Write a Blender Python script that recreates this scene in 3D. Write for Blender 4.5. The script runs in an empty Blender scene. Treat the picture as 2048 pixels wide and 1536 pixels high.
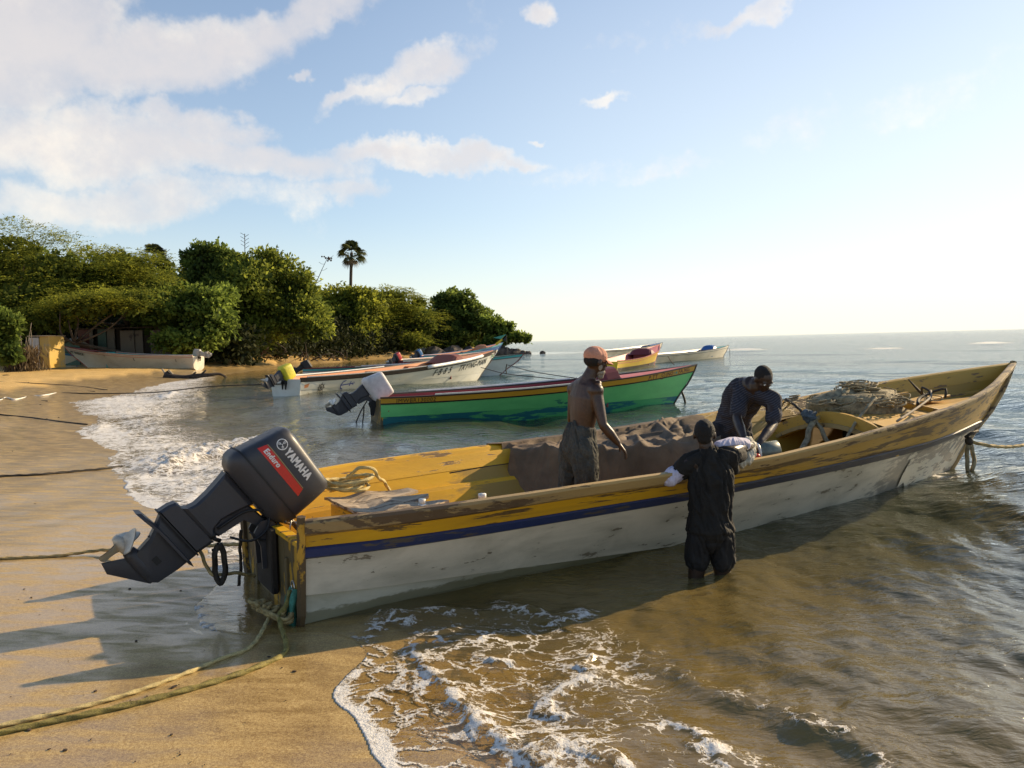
import bpy, math, random
import numpy as np
from mathutils import Vector, Matrix
random.seed(7); RNG = np.random.default_rng(7)
sc = bpy.context.scene; C = sc.collection

# ------------------------------------------------------------------ camera, sky, sun, exposure
FPX = 1600.0; CAMH = 1.8
_p = math.atan(85 / FPX); _r = math.radians(1.45)
CD = np.array([0, math.cos(_p), -math.sin(_p)]); _r0 = np.array([1., 0, 0]); _u0 = np.array([0, math.sin(_p), math.cos(_p)])
CR = _r0 * math.cos(_r) - _u0 * math.sin(_r); CU = _u0 * math.cos(_r) + _r0 * math.sin(_r); CC = np.array([0, 0, CAMH])
camd = bpy.data.cameras.new('camera'); cam = bpy.data.objects.new('camera', camd); C.objects.link(cam)
cam.matrix_world = Matrix(((CR[0], CU[0], -CD[0], 0), (CR[1], CU[1], -CD[1], 0), (CR[2], CU[2], -CD[2], CAMH), (0, 0, 0, 1)))
camd.sensor_width = 36; camd.lens = 36 * FPX / 2048; camd.clip_start = 0.05; camd.clip_end = 60000
sc.camera = cam
SUN_EL = 24.0; SUN_AZ = 55.5            # azimuth from +Y towards +X
sd = np.array([math.sin(math.radians(SUN_AZ)) * math.cos(math.radians(SUN_EL)), math.cos(math.radians(SUN_AZ)) * math.cos(math.radians(SUN_EL)), math.sin(math.radians(SUN_EL))])
sl = bpy.data.lights.new('sun', 'SUN'); sl.energy = 4.4; sl.angle = math.radians(0.5); sl.color = (1.0, 0.78, 0.48)
so = bpy.data.objects.new('sun', sl); C.objects.link(so); so.location = (30, 20, 40)
so.rotation_euler = Vector(sd).to_track_quat('Z', 'Y').to_euler()
sc.view_settings.view_transform = 'Standard'; sc.view_settings.look = 'None'
sc.view_settings.exposure = 0.66; sc.view_settings.gamma = 1.0; sc.view_settings.use_curve_mapping = False

def ray(px, py): return CD + CR * (px - 1024) / FPX - CU * (py - 768) / FPX
def up(px, py, z=0.0):                  # where the ray through a point of the photograph meets height z
    v = ray(px, py); return CC + (z - CAMH) / v[2] * v
def at(px, py, Y):                      # ... and where it meets the upright plane at distance Y
    v = ray(px, py); return CC + Y / v[1] * v

# ------------------------------------------------------------------ node helpers
class NT:
    def __init__(s, tree): s.t = tree; s.n = tree.nodes; s.l = tree.links
    def add(s, typ, ins=None, **kw):
        n = s.n.new(typ)
        for k, v in kw.items(): setattr(n, k, v)
        if ins:
            for k, v in ins.items():
                i = n.inputs[k]
                if isinstance(v, bpy.types.NodeSocket): s.l.new(v, i)
                elif isinstance(v, bpy.types.Node): s.l.new(v.outputs[0], i)
                else:
                    if hasattr(i.default_value, '__len__') and len(i.default_value) == 4 and len(v) == 3: v = (*v, 1)
                    i.default_value = v
        return n
    def m(s, op, a, b=0.0, c=0.0, clamp=False):
        n = s.add('ShaderNodeMath', {0: a, 1: b, 2: c}, operation=op); n.use_clamp = clamp; return n.outputs[0]
    def mix(s, f, a, b, typ='MIX'):
        n = s.add('ShaderNodeMix', data_type='RGBA', blend_type=typ)
        for k, v in ((0, f), (6, a), (7, b)):
            i = n.inputs[k]
            if isinstance(v, bpy.types.NodeSocket): s.l.new(v, i)
            else: i.default_value = (*v, 1) if (k and len(v) == 3) else v
        return n.outputs[2]
    def ramp(s, f, lo, hi):
        n = s.add('ShaderNodeMapRange', {0: f, 1: lo, 2: hi, 3: 0.0, 4: 1.0}, interpolation_type='SMOOTHSTEP'); return n.outputs[0]
    def noise(s, vec, scale, detail=4.0, rough=0.55, dist=0.0):
        return s.add('ShaderNodeTexNoise', {'Vector': vec, 'Scale': scale, 'Detail': detail, 'Roughness': rough, 'Distortion': dist}).outputs[0]
    def mapv(s, vec, scale=(1, 1, 1), loc=(0, 0, 0), rot=(0, 0, 0)):
        return s.add('ShaderNodeMapping', {'Vector': vec, 'Scale': scale, 'Location': loc, 'Rotation': rot}).outputs[0]

# ------------------------------------------------------------------ world: sky texture with clouds
wd = bpy.data.worlds.new('World'); sc.world = wd; wd.use_nodes = True
w = NT(wd.node_tree); w.n.clear()
SKY_S = 0.10
sky = w.add('ShaderNodeTexSky', sky_type='NISHITA', sun_disc=False, sun_elevation=math.radians(SUN_EL), sun_rotation=math.radians(SUN_AZ),
            altitude=0, air_density=1.0, dust_density=0.30, ozone_density=3.0)
geo = w.add('ShaderNodeTexCoord')
vec = geo.outputs['Generated']
sep = w.add('ShaderNodeSeparateXYZ', {0: vec})
X, Y_, Z = sep.outputs
az = w.m('ARCTAN2', X, Y_); el = w.m('ARCSINE', Z)
nz1 = w.add('ShaderNodeTexNoise', {'Vector': vec, 'Scale': 7.0, 'Detail': 8.0, 'Roughness': 0.6})
cloudn = nz1.outputs[0]
nfine = w.noise(vec, 20.0, 8.0, 0.66)
# warp az/el a little
wz = w.add('ShaderNodeTexNoise', {'Vector': vec, 'Scale': 9.0, 'Detail': 5.0, 'Roughness': 0.6})
sepw = w.add('ShaderNodeSeparateXYZ', {0: wz.outputs['Color']})
azw = w.m('ADD', az, w.m('MULTIPLY', w.m('SUBTRACT', sepw.outputs[0], 0.5), 0.16))
elw = w.m('ADD', el, w.m('MULTIPLY', w.m('SUBTRACT', sepw.outputs[1], 0.5), 0.11))
# (px, py, half length, half height, tilt degrees (up to the right), weight)
blobs = [(60, 60, 210, 110, 20, 1.0), (300, 110, 360, 75, 13, 1.0), (600, 35, 260, 60, 22, .95), (60, 150, 190, 70, 10, .8), (390, 130, 70, 60, -60, .6),
         (820, 150, 170, 50, 22, .95), (700, 195, 120, 24, 25, .8), (810, 215, 80, 28, 10, .8), (600, 157, 34, 16, 0, .8), (1075, 50, 40, 26, 0, .8), (560, 125, 60, 24, 20, .42), (780, 90, 80, 20, 8, .42),
         (1500, 20, 150, 26, 12, .8), (1210, 190, 60, 16, 5, .7), (1090, 263, 40, 12, 3, .7), (1215, 100, 70, 20, 25, .34),
         (200, 290, 300, 75, 3, 1.0), (330, 240, 80, 50, 0, .9), (430, 260, 90, 50, 0, .9), (90, 255, 120, 50, 0, .85), (480, 320, 260, 50, -4, 1.0), (850, 318, 300, 28, -1, .95), (1000, 325, 170, 15, -2, .8),
         (250, 395, 420, 60, 4, .8), (700, 395, 190, 36, 3, .68), (1300, 330, 380, 36, 5, .40), (1680, 240, 420, 46, 12, .38), (1150, 120, 260, 30, 20, .36), (-350, 200, 420, 200, 0, .85), (-900, -100, 500, 180, 10, .8), (200, -330, 600, 100, 12, .7), (-1500, 300, 500, 110, 5, .8)]
mask = None
for (bx, by, ra, rb, tl, wt) in blobs:
    v = ray(bx, by); v = v / np.linalg.norm(v)
    a0 = math.atan2(v[0], v[1]); e0 = math.asin(v[2])
    if bx < -200 or by < -200:
        a0 = (bx - 1024) / 1600.; e0 = (683 - by) / 1600.
    t = math.radians(tl - 1.45)
    ra /= 1700.; rb /= 1700.
    da = w.m('SUBTRACT', azw, a0); de = w.m('SUBTRACT', elw, e0)
    p = w.m('ADD', w.m('MULTIPLY', da, math.cos(t) / ra), w.m('MULTIPLY', de, math.sin(t) / ra))
    q = w.m('ADD', w.m('MULTIPLY', da, -math.sin(t) / rb), w.m('MULTIPLY', de, math.cos(t) / rb))
    d = w.m('SQRT', w.m('ADD', w.m('MULTIPLY', p, p), w.m('MULTIPLY', q, q)))
    f = w.m('MULTIPLY', w.m('SUBTRACT', 1.35, d, clamp=True), wt)
    mask = f if mask is None else w.m('SMOOTH_MAX', mask, f, 0.12)
dens_in = w.m('ADD', mask, w.m('MULTIPLY', w.m('SUBTRACT', cloudn, 0.5), 1.25))
dens_in = w.m('ADD', dens_in, w.m('MULTIPLY', w.m('SUBTRACT', nfine, 0.5), 0.75))
dens = w.m('MULTIPLY', w.ramp(dens_in, 0.29, 0.70), w.ramp(dens_in, 0.2, 1.3))
dens = w.m('POWER', dens, 0.55)
# shading inside the clouds: thick cores slightly greyer and lilac, edges cream
core = w.ramp(w.m('ADD', mask, w.m('MULTIPLY', w.m('SUBTRACT', w.noise(vec, 8.0, 7.0, 0.62), 0.5), 3.0)), 0.15, 1.15)
ccol = w.mix(core, (8.1, 7.1, 5.8), (5.5, 5.1, 4.9))
skyc = w.mix(1.0, sky.outputs[0], (1.0, 1.0, .98), 'MULTIPLY')
# thin milky veil growing towards the horizon
veil = w.m('ADD', w.m('MULTIPLY', w.ramp(el, 0.75, 0.0), 0.62), 0.0)
sdot = w.add('ShaderNodeVectorMath', {0: vec, 1: tuple(float(q) for q in sd)}, operation='DOT_PRODUCT').outputs['Value']
veil = w.m('MULTIPLY', veil, w.m('ADD', .42, w.m('MULTIPLY', w.ramp(sdot, .35, .95), .75)))
skyc = w.mix(veil, skyc, (6.4, 6.5, 6.2))
skyc = w.mix(w.m('MULTIPLY', w.ramp(el, 0.17, -0.02), 0.50), skyc, (6.7, 6.45, 5.6))
col = w.mix(w.m('MULTIPLY', dens, 0.80), skyc, ccol)
bg = w.add('ShaderNodeBackground', {'Color': col, 'Strength': SKY_S})
w.add('ShaderNodeOutputWorld', {0: bg.outputs[0]})

# ------------------------------------------------------------------ mesh helpers
def T(o, label=None, cat=None, group=None, kind=None):
    if label: o['label'] = label
    if cat: o['category'] = cat
    if group: o['group'] = group
    if kind: o['kind'] = kind
    return o
def empty(name, label, cat, loc=(0, 0, 0), rz=0.0, group=None):
    o = bpy.data.objects.new(name, None); C.objects.link(o); o.location = loc; o.rotation_euler = (0, 0, rz); o.empty_display_size = .2
    return T(o, label, cat, group)
def mobj(name, V, Fc, mat, parent=None, smooth=False, mi=None):
    me = bpy.data.meshes.new(name)
    V = np.asarray(V, dtype=np.float64).reshape(-1, 3)
    if isinstance(Fc, np.ndarray) and Fc.ndim == 2:
        nf, k = Fc.shape
        me.vertices.add(len(V)); me.vertices.foreach_set('co', V.ravel())
        me.loops.add(nf * k); me.loops.foreach_set('vertex_index', Fc.ravel().astype(np.int32))
        me.polygons.add(nf); me.polygons.foreach_set('loop_start', np.arange(0, nf * k, k, dtype=np.int32))
        me.update(calc_edges=True); me.validate()
    else:
        me.from_pydata([tuple(v) for v in V], [], [tuple(int(i) for i in f) for f in Fc])
    for m_ in (mat if isinstance(mat, (list, tuple)) else [mat]): me.materials.append(m_)
    if smooth: me.polygons.foreach_set('use_smooth', [True] * len(me.polygons))
    if mi is not None: me.polygons.foreach_set('material_index', np.asarray(mi, dtype=np.int32))
    me.update()
    o = bpy.data.objects.new(name, me); C.objects.link(o)
    if parent is not None: o.parent = parent
    return o
class MB:
    def __init__(s): s.v = []; s.f = []; s.mi = []; s.cur = 0
    def add(s, V, Fc):
        b = len(s.v); s.v += [tuple(map(float, p)) for p in V]; s.f += [tuple(i + b for i in f) for f in Fc]; s.mi += [s.cur] * len(Fc); return s
    def box(s, c, d, R=None, bev=0.0):
        c = np.asarray(c, float); d = np.asarray(d, float) / 2
        if bev > 0:
            b = min(bev, d.min() * .9); V = []
            idx = {}
            for sx in (-1, 1):
                for sy in (-1, 1):
                    for sz in (-1, 1):
                        for ax in range(3):
                            p = np.array([sx, sy, sz]) * d; q = p - np.array([sx, sy, sz]) * b; q[ax] = p[ax]
                            idx[(sx, sy, sz, ax)] = len(V); V.append(q)
            Fc = []
            for ax in range(3):
                o1, o2 = [a for a in range(3) if a != ax]
                for sg in (-1, 1):
                    f = []
                    for (a, b2) in ((-1, -1), (1, -1), (1, 1), (-1, 1)):
                        k = [0, 0, 0]; k[ax] = sg; k[o1] = a; k[o2] = b2; f.append(idx[(*k, ax)])
                    Fc.append(f)
            for ax in range(3):
                o1, o2 = [a for a in range(3) if a != ax]
                for a in (-1, 1):
                    for b2 in (-1, 1):
                        k0 = [0, 0, 0]; k0[o1] = a; k0[o2] = b2; k1 = list(k0); k0[ax] = -1; k1[ax] = 1
                        Fc.append([idx[(*k0, o1)], idx[(*k1, o1)], idx[(*k1, o2)], idx[(*k0, o2)]])
            for sx in (-1, 1):
                for sy in (-1, 1):
                    for sz in (-1, 1): Fc.append([idx[(sx, sy, sz, 0)], idx[(sx, sy, sz, 1)], idx[(sx, sy, sz, 2)]])
            V = np.array(V)
        else:
            V = np.array([[x, y, z] for x in (-1, 1) for y in (-1, 1) for z in (-1, 1)]) * d
            Fc = [(0, 1, 3, 2), (4, 6, 7, 5), (0, 4, 5, 1), (2, 3, 7, 6), (0, 2, 6, 4), (1, 5, 7, 3)]
        if R is not None: V = V @ np.asarray(R).T
        return s.add(V + c, Fc)
    def tube(s, P, r, n=8, cap=True, prof=None, twist=0.0, flat=None):
        P = np.asarray(P, float); m_ = len(P); r = np.broadcast_to(np.asarray(r, float), (m_,)) if not np.ndim(r) == 2 else np.asarray(r)
        Tn = np.gradient(P, axis=0); Tn /= (np.linalg.norm(Tn, axis=1)[:, None] + 1e-9)
        ref = np.array([0, 0, 1.]) if abs(Tn[0][2]) < .9 else np.array([1., 0, 0])
        if flat is not None: ref = np.asarray(flat, float)
        V = []; N = ref - Tn[0] * (ref @ Tn[0]); N /= np.linalg.norm(N); acc = 0
        for i in range(m_):
            N = (ref if flat is not None else N); N = N - Tn[i] * (N @ Tn[i]); N /= (np.linalg.norm(N) + 1e-9); B = np.cross(Tn[i], N)
            if i: acc += np.linalg.norm(P[i] - P[i - 1]) * twist
            ra, rb = (r[i], r[i]) if r.ndim == 1 else r[i]
            for k in range(n):
                a = 2 * math.pi * k / n + acc; q = 1.0 if prof is None else 1 + prof * math.cos(3 * (a - acc))
                V.append(P[i] + q * (ra * math.cos(a) * N + rb * math.sin(a) * B))
        Fc = [(i * n + k, i * n + (k + 1) % n, (i + 1) * n + (k + 1) % n, (i + 1) * n + k) for i in range(m_ - 1) for k in range(n)]
        if cap: Fc += [tuple(range(n - 1, -1, -1)), tuple((m_ - 1) * n + k for k in range(n))]
        return s.add(V, Fc)
    def ball(s, c, r, n=10, R=None):
        r = np.broadcast_to(np.asarray(r, float), (3,)); V = [(0, 0, -1)]
        m_ = n // 2
        for i in range(1, m_):
            ph = -math.pi / 2 + math.pi * i / m_
            for k in range(n): V.append((math.cos(ph) * math.cos(2 * math.pi * k / n), math.cos(ph) * math.sin(2 * math.pi * k / n), math.sin(ph)))
        V.append((0, 0, 1)); L = len(V) - 1
        Fc = [(0, 1 + (k + 1) % n, 1 + k) for k in range(n)]
        for i in range(m_ - 2):
            for k in range(n): Fc.append((1 + i * n + k, 1 + i * n + (k + 1) % n, 1 + (i + 1) * n + (k + 1) % n, 1 + (i + 1) * n + k))
        Fc += [(L, 1 + (m_ - 2) * n + k, 1 + (m_ - 2) * n + (k + 1) % n) for k in range(n)]
        V = np.array(V) * r
        if R is not None: V = V @ np.asarray(R).T
        return s.add(V + np.asarray(c, float), Fc)
    def prism(s, poly, y0, y1, inset=0.0, M=None):          # outline in (x,z), extruded along y, optional chamfer
        poly = np.asarray(poly, float); n = len(poly); cen = poly.mean(0)
        def lay(y, k):
            return [(p[0], y, p[1]) for p in (cen + (poly - cen) * k)]
        L = [lay(y0, 1 - inset), lay(y0 + (y1 - y0) * .12, 1), lay(y1 - (y1 - y0) * .12, 1), lay(y1, 1 - inset)] if inset else [lay(y0, 1), lay(y1, 1)]
        V = [p for l_ in L for p in l_]; Fc = []
        for i in range(len(L) - 1):
            for k in range(n): Fc.append((i * n + k, i * n + (k + 1) % n, (i + 1) * n + (k + 1) % n, (i + 1) * n + k))
        Fc += [tuple(range(n - 1, -1, -1)), tuple((len(L) - 1) * n + k for k in range(n))]
        if M is not None: V = [M(p) for p in V]
        return s.add(V, Fc)
    def build(s, name, mat, parent=None, smooth=False, autos=None):
        o = mobj(name, s.v, s.f, mat, parent, smooth, s.mi if isinstance(mat, (list, tuple)) else None)
        if autos:
            me = o.data; me.polygons.foreach_set('use_smooth', [True] * len(me.polygons)); me.set_sharp_from_angle(angle=math.radians(autos))
        return o
def fixn(o):
    import bmesh
    bm = bmesh.new(); bm.from_mesh(o.data); bmesh.ops.recalc_face_normals(bm, faces=bm.faces); bm.to_mesh(o.data); bm.free(); return o
def spline(P, n):
    P = np.asarray(P, float); k = len(P)
    if k < 3: t = np.linspace(0, 1, n)[:, None]; return P[0] * (1 - t) + P[-1] * t
    d = np.r_[0, np.cumsum(np.linalg.norm(np.diff(P, axis=0), axis=1))]; out = []
    Q = np.vstack([2 * P[0] - P[1], P, 2 * P[-1] - P[-2]])
    for s_ in np.linspace(0, d[-1], n):
        i = min(k - 2, max(0, np.searchsorted(d, s_, 'right') - 1)); t = (s_ - d[i]) / (d[i + 1] - d[i] + 1e-9)
        a, b, c, e = Q[i], Q[i + 1], Q[i + 2], Q[i + 3]
        out.append(.5 * ((2 * b) + (-a + c) * t + (2 * a - 5 * b + 4 * c - e) * t * t + (-a + 3 * b - 3 * c + e) * t ** 3))
    return np.array(out)
def rotm(ax, a):
    return np.array(Matrix.Rotation(a, 3, ax))
# numpy value noise (2D), tileable enough for terrain
_PERM = RNG.random((256, 256))
def vnoise(x, y):
    xi = np.floor(x).astype(int); yi = np.floor(y).astype(int); fx = x - xi; fy = y - yi
    fx = fx * fx * (3 - 2 * fx); fy = fy * fy * (3 - 2 * fy); g = lambda a, b: _PERM[a & 255, b & 255]
    return (g(xi, yi) * (1 - fx) + g(xi + 1, yi) * fx) * (1 - fy) + (g(xi, yi + 1) * (1 - fx) + g(xi + 1, yi + 1) * fx) * fy
def fbm(x, y, o=4):
    s_ = 0; a = .5
    for i in range(o): s_ = s_ + a * vnoise(x + 17.3 * i, y + 9.1 * i); x = x * 2.03; y = y * 2.03; a *= .5
    return s_ / (1 - .5 ** o)

# ------------------------------------------------------------------ materials
def newmat(name):
    m_ = bpy.data.materials.new(name); m_.use_nodes = True; t = NT(m_.node_tree); t.n.clear(); return m_, t
def finish(t, sh): t.add('ShaderNodeOutputMaterial', {0: sh})
def paint(name, colr, wear=(.16, .11, .07), amount=.35, scale=6.0, stretch=(1, 1, 1), rough=.45, bump=.25, dirt=(.12, .10, .07), dirtamt=.35, patch=None, spec=.4, metallic=0.0):
    """painted or bare surface: base colour, flaked places of another colour, broad dirt, fine relief"""
    m_, t = newmat(name); tc = t.add('ShaderNodeTexCoord').outputs['Object']; v = t.mapv(tc, stretch)
    n1 = t.noise(v, scale, 8.0, .68); n2 = t.noise(v, scale * .22, 4.0, .6, .4); n3 = t.noise(v, scale * 9, 3.0, .6)
    flake = t.ramp(t.m('ADD', n1, t.m('MULTIPLY', t.m('SUBTRACT', n2, .5), .7)), .76 - amount * .5, .79 - amount * .5) if amount > 0 else None
    base = t.mix(t.m('MULTIPLY', t.ramp(n2, .35, .75), dirtamt), colr, dirt)
    base = t.mix(.16, base, t.add('ShaderNodeMixRGB', {0: n3, 1: (.0, .0, .0, 1), 2: (1, 1, 1, 1)}).outputs[0], 'SOFT_LIGHT')
    if patch:                            # (axis, start, end, colour, strength): grime of its own shape along the thing
        ax, p0, p1, pc, ps = patch; sp = t.add('ShaderNodeSeparateXYZ', {0: tc}).outputs[ax]
        k = t.m('ADD', t.ramp(sp, p0, p1), t.m('MULTIPLY', t.m('SUBTRACT', n1, .5), 1.6)); base = t.mix(t.m('MULTIPLY', t.ramp(k, .35, .62), ps), base, pc)
    if flake is not None: base = t.mix(flake, base, wear)
    h = t.m('ADD', t.m('MULTIPLY', n3, .25), n1)
    if flake is not None: h = t.m('SUBTRACT', h, t.m('MULTIPLY', flake, .5))
    b = t.add('ShaderNodeBump', {'Strength': bump, 'Distance': .01, 'Height': h})
    rg = t.m('ADD', rough, t.m('MULTIPLY', t.m('SUBTRACT', n1, .5), .3))
    p = t.add('ShaderNodeBsdfPrincipled', {'Base Color': base, 'Roughness': rg, 'Specular IOR Level': spec, 'Metallic': metallic, 'Normal': b.outputs[0]})
    finish(t, p.outputs[0]); return m_
def plain(name, colr, rough=.5, metallic=0.0, bump=.0, bscale=40, var=.15, spec=.5):
    m_, t = newmat(name); tc = t.add('ShaderNodeTexCoord').outputs['Object']
    n = t.noise(tc, bscale, 4.0, .6); c2 = tuple(c * (1 - var * 2) for c in colr); c1 = tuple(min(1, c * (1 + var)) for c in colr)
    big = t.noise(tc, bscale * .12, 3.0, .6)
    base = t.mix(t.ramp(t.m('ADD', t.m('MULTIPLY', n, .5), t.m('MULTIPLY', big, .5)), .35, .65), c2, c1)
    ins = {'Base Color': base, 'Roughness': rough, 'Metallic': metallic, 'Specular IOR Level': spec}
    if bump: ins['Normal'] = t.add('ShaderNodeBump', {'Strength': bump, 'Distance': .01, 'Height': n}).outputs[0]
    finish(t, t.add('ShaderNodeBsdfPrincipled', ins).outputs[0]); return m_

YEL = (.60, .30, .018); BRN = (.13, .085, .045)
M = {}
M['hull_white'] = paint('worn_white_hull', (.68, .62, .50), (.20, .17, .12), .24, 11, (.5, 1, 1.3), .5, .25, (.30, .28, .21), .7, patch=(0, 5.3, 7.6, (.27, .25, .21), .9))
M['hull_white_low'] = paint('worn_white_bottom', (.60, .58, .48), (.25, .22, .16), .16, 9, (.5, 1, 1.3), .5, .25, (.26, .25, .17), .75, patch=(2, .13, .0, (.13, .12, .05), .75))
M['hull_scuff'] = paint('scuffed_bow', (.42, .36, .28), (.80, .72, .56), .62, 4, (.6, 1, 2.4), .6, .7, (.15, .12, .09), .6)
M['blue'] = paint('worn_blue_band', (.014, .030, .115), (.09, .075, .06), .34, 9, (.25, 1, 2), .5, .3, (.06, .06, .07), .6, patch=(0, 1.5, 5.5, (.05, .05, .055), .8))
M['yellow_out'] = paint('worn_yellow_outside', (.68, .37, .012), (.13, .08, .03), .44, 8, (.16, 1, 2.2), .5, .4, (.26, .15, .03), .75, patch=(0, 1.5, 6.5, (.36, .22, .04), .6))
M['yellow_in'] = paint('yellow_inside', (.82, .45, .012), (.16, .10, .04), .16, 9, (.3, 1, 1), .42, .3, (.42, .24, .03), .6, patch=(0, 1.1, 3.0, (.30, .19, .045), .75))
M['yellow_rim'] = paint('flaking_yellow_rim', (.80, .44, .015), (.22, .13, .05), .36, 11, (.2, 1, 1.4), .5, .5, (.45, .24, .03), .6, patch=(0, 1.6, 5, (.46, .28, .07), .7))
M['cap'] = paint('worn_gunwale_wood', (.44, .30, .12), (.12, .08, .045), .46, 9, (.22, 1, 1), .65, .7, (.16, .12, .07), .7)
M['deck_wood'] = paint('worn_deck_plank', (.62, .38, .10), (.22, .14, .06), .34, 9, (.4, 1, 1), .6, .4, (.35, .21, .07), .6)  # the wood's own tan with brown flaked places
M['grey_wood'] = paint('weathered_grey_wood', (.46, .36, .25), (.16, .11, .07), .4, 14, (.2, 1, 1), .75, .8, (.25, .19, .13), .6)
M['post'] = paint('stained_yellow_post', (.62, .34, .03), (.10, .065, .03), .62, 5, (1, 1, .5), .6, .6, (.20, .12, .04), .8)
M['transom'] = paint('stained_transom', (.16, .12, .05), (.50, .28, .03), .42, 5, (1, 1, .35), .6, .6, (.04, .03, .02), .8)
M['dark_in'] = plain('pad_black_hollow_shade', (.03, .022, .015), .8)  # near black: painted shade of hold and doorways, also the motor pad
M['motor'] = paint('charcoal_motor_paint', (.042, .043, .052), (.11, .105, .10), .03, 22, (1, 1, 1), .40, .06, (.060, .056, .050), .6)
M['motor_leg'] = paint('scuffed_motor_leg', (.046, .046, .054), (.10, .095, .09), .14, 12, (1, 1, 1), .45, .15, (.03, .028, .028), .6)
M['rubber'] = plain('black_rubber', (.012, .012, .013), .6, 0, .2, 40)
M['steel'] = plain('dull_steel', (.45, .43, .40), .35, .9, .1, 60)
M['prop'] = plain('worn_propeller', (.62, .56, .46), .45, .1, .15, 30)
M['red_decal'] = plain('red_decal', (.62, .03, .018), .4, 0, 0, 60, .05)
M['white_decal'] = plain('white_decal', (.75, .74, .72), .4, 0, 0, 60, .04)
M['gold_decal'] = plain('gold_decal', (.34, .25, .10), .4, 0, 0, 60, .05)
M['black_paint'] = plain('black_lettering', (.012, .012, .014), .5, 0, 0, 60, .05)
M['blue_paint'] = plain('blue_lettering', (.02, .05, .28), .5, 0, 0, 60, .05)
M['brown_paint'] = plain('brown_lettering', (.16, .05, .02), .5, 0, 0, 60, .05)
M['teal_paint'] = plain('teal_lettering', (.05, .30, .22), .5, 0, 0, 60, .05)
M['white_pvc'] = plain('white_plastic', (.78, .76, .70), .35, 0, .05, 20, .08)
M['skin'] = plain('dark_skin', (.060, .030, .018), .42, 0, .12, 55, .18)
M['skin2'] = plain('deep_brown_skin', (.040, .021, .013), .42, 0, .12, 55, .18)
M['hair'] = plain('black_hair', (.010, .008, .007), .8, 0, .8, 180)
M['beard'] = plain('grey_beard', (.30, .26, .21), .85, 0, .8, 160)
M['cap_cloth'] = plain('salmon_cap_cloth', (.62, .29, .19), .85, 0, .3, 120, .12)
M['grey_cloth'] = plain('grey_trouser_cloth', (.062, .062, .054), .9, 0, .5, 60, .2)
M['black_cloth'] = plain('black_shirt_cloth', (.010, .008, .006), .85, 0, .5, 70, .2)
M['black_cloth2'] = plain('black_shorts_cloth', (.007, .006, .006), .8, 0, .4, 70, .2)
M['navy_cloth'] = plain('dark_navy_trousers', (.016, .015, .020), .85, 0, .4, 70, .2)
M['lilac_cloth'] = plain('lilac_white_sleeve', (.58, .54, .66), .8, 0, .4, 60, .1)
M['cream_cloth'] = plain('cream_bag_cloth', (.60, .55, .44), .85, 0, .5, 50, .15)
M['rope_pale'] = plain('pale_yellow_rope', (.58, .46, .20), .8, 0, .5, 200, .2)
M['rope_tan'] = plain('tan_rope', (.42, .31, .13), .8, 0, .5, 200, .25)
M['rope_olive'] = plain('olive_wet_rope', (.26, .21, .05), .7, 0, .5, 200, .3)
M['rope_dark'] = plain('dark_wet_rope', (.035, .026, .016), .7, 0, .5, 150, .3)
M['rope_green'] = plain('teal_rope', (.05, .22, .16), .7, 0, .5, 150, .25)
M['rope_grey'] = plain('grey_green_rope', (.33, .27, .16), .85, 0, .5, 150, .3)
M['rope_blue'] = plain('faded_blue_rope', (.10, .13, .15), .85, 0, .5, 150, .3)
# striped shirt
m_, t = newmat('navy_striped_shirt'); tc = t.add('ShaderNodeTexCoord').outputs['Object']
wv = t.add('ShaderNodeTexWave', {'Vector': t.mapv(tc, (1, 1, 1), (0, 0, 0), (0, .5, 0)), 'Scale': 17.0, 'Distortion': 1.6, 'Detail': 2.0, 'Detail Scale': .6}, wave_type='BANDS', bands_direction='Z')
finish(t, t.add('ShaderNodeBsdfPrincipled', {'Base Color': t.mix(t.ramp(wv.outputs[0], .62, .8), (.018, .017, .024), (.058, .055, .072)), 'Roughness': .85}).outputs[0]); M['stripes'] = m_
# tarp
m_, t = newmat('brown_tarpaulin'); tc = t.add('ShaderNodeTexCoord').outputs['Object']
n1 = t.noise(tc, 2.2, 6, .6, .3); n2 = t.noise(t.mapv(tc, (1, 1, 1)), 90, 3, .6); n3 = t.noise(t.mapv(tc, (1.5, 4, 1)), 5, 5, .6, .8)
cc = t.mix(t.ramp(n1, .35, .7), (.115, .082, .052), (.215, .150, .095)); cc = t.mix(t.m('MULTIPLY', t.ramp(n3, .55, .75), .5), cc, (.09, .065, .05))
bb = t.add('ShaderNodeBump', {'Strength': .5, 'Distance': .02, 'Height': t.m('ADD', t.m('MULTIPLY', n2, .15), n3)})
finish(t, t.add('ShaderNodeBsdfPrincipled', {'Base Color': cc, 'Roughness': .8, 'Normal': bb.outputs[0], 'Specular IOR Level': .3}).outputs[0]); M['tarp'] = m_

def leafmat(name, dark, light, trans=.5):
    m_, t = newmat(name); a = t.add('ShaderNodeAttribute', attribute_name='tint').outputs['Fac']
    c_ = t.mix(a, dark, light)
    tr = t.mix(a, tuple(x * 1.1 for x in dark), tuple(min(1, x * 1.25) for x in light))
    d = t.add('ShaderNodeBsdfPrincipled', {'Base Color': c_, 'Roughness': .7, 'Specular IOR Level': .12}); tl = t.add('ShaderNodeBsdfTranslucent', {'Color': tr})
    finish(t, t.add('ShaderNodeMixShader', {0: trans, 1: d.outputs[0], 2: tl.outputs[0]}).outputs[0]); return m_
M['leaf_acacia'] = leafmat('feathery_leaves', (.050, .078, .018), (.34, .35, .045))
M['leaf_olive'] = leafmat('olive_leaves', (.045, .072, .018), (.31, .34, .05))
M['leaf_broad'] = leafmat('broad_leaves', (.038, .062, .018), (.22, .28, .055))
M['leaf_vine'] = leafmat('vine_leaves', (.040, .068, .016), (.26, .33, .06))
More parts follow.
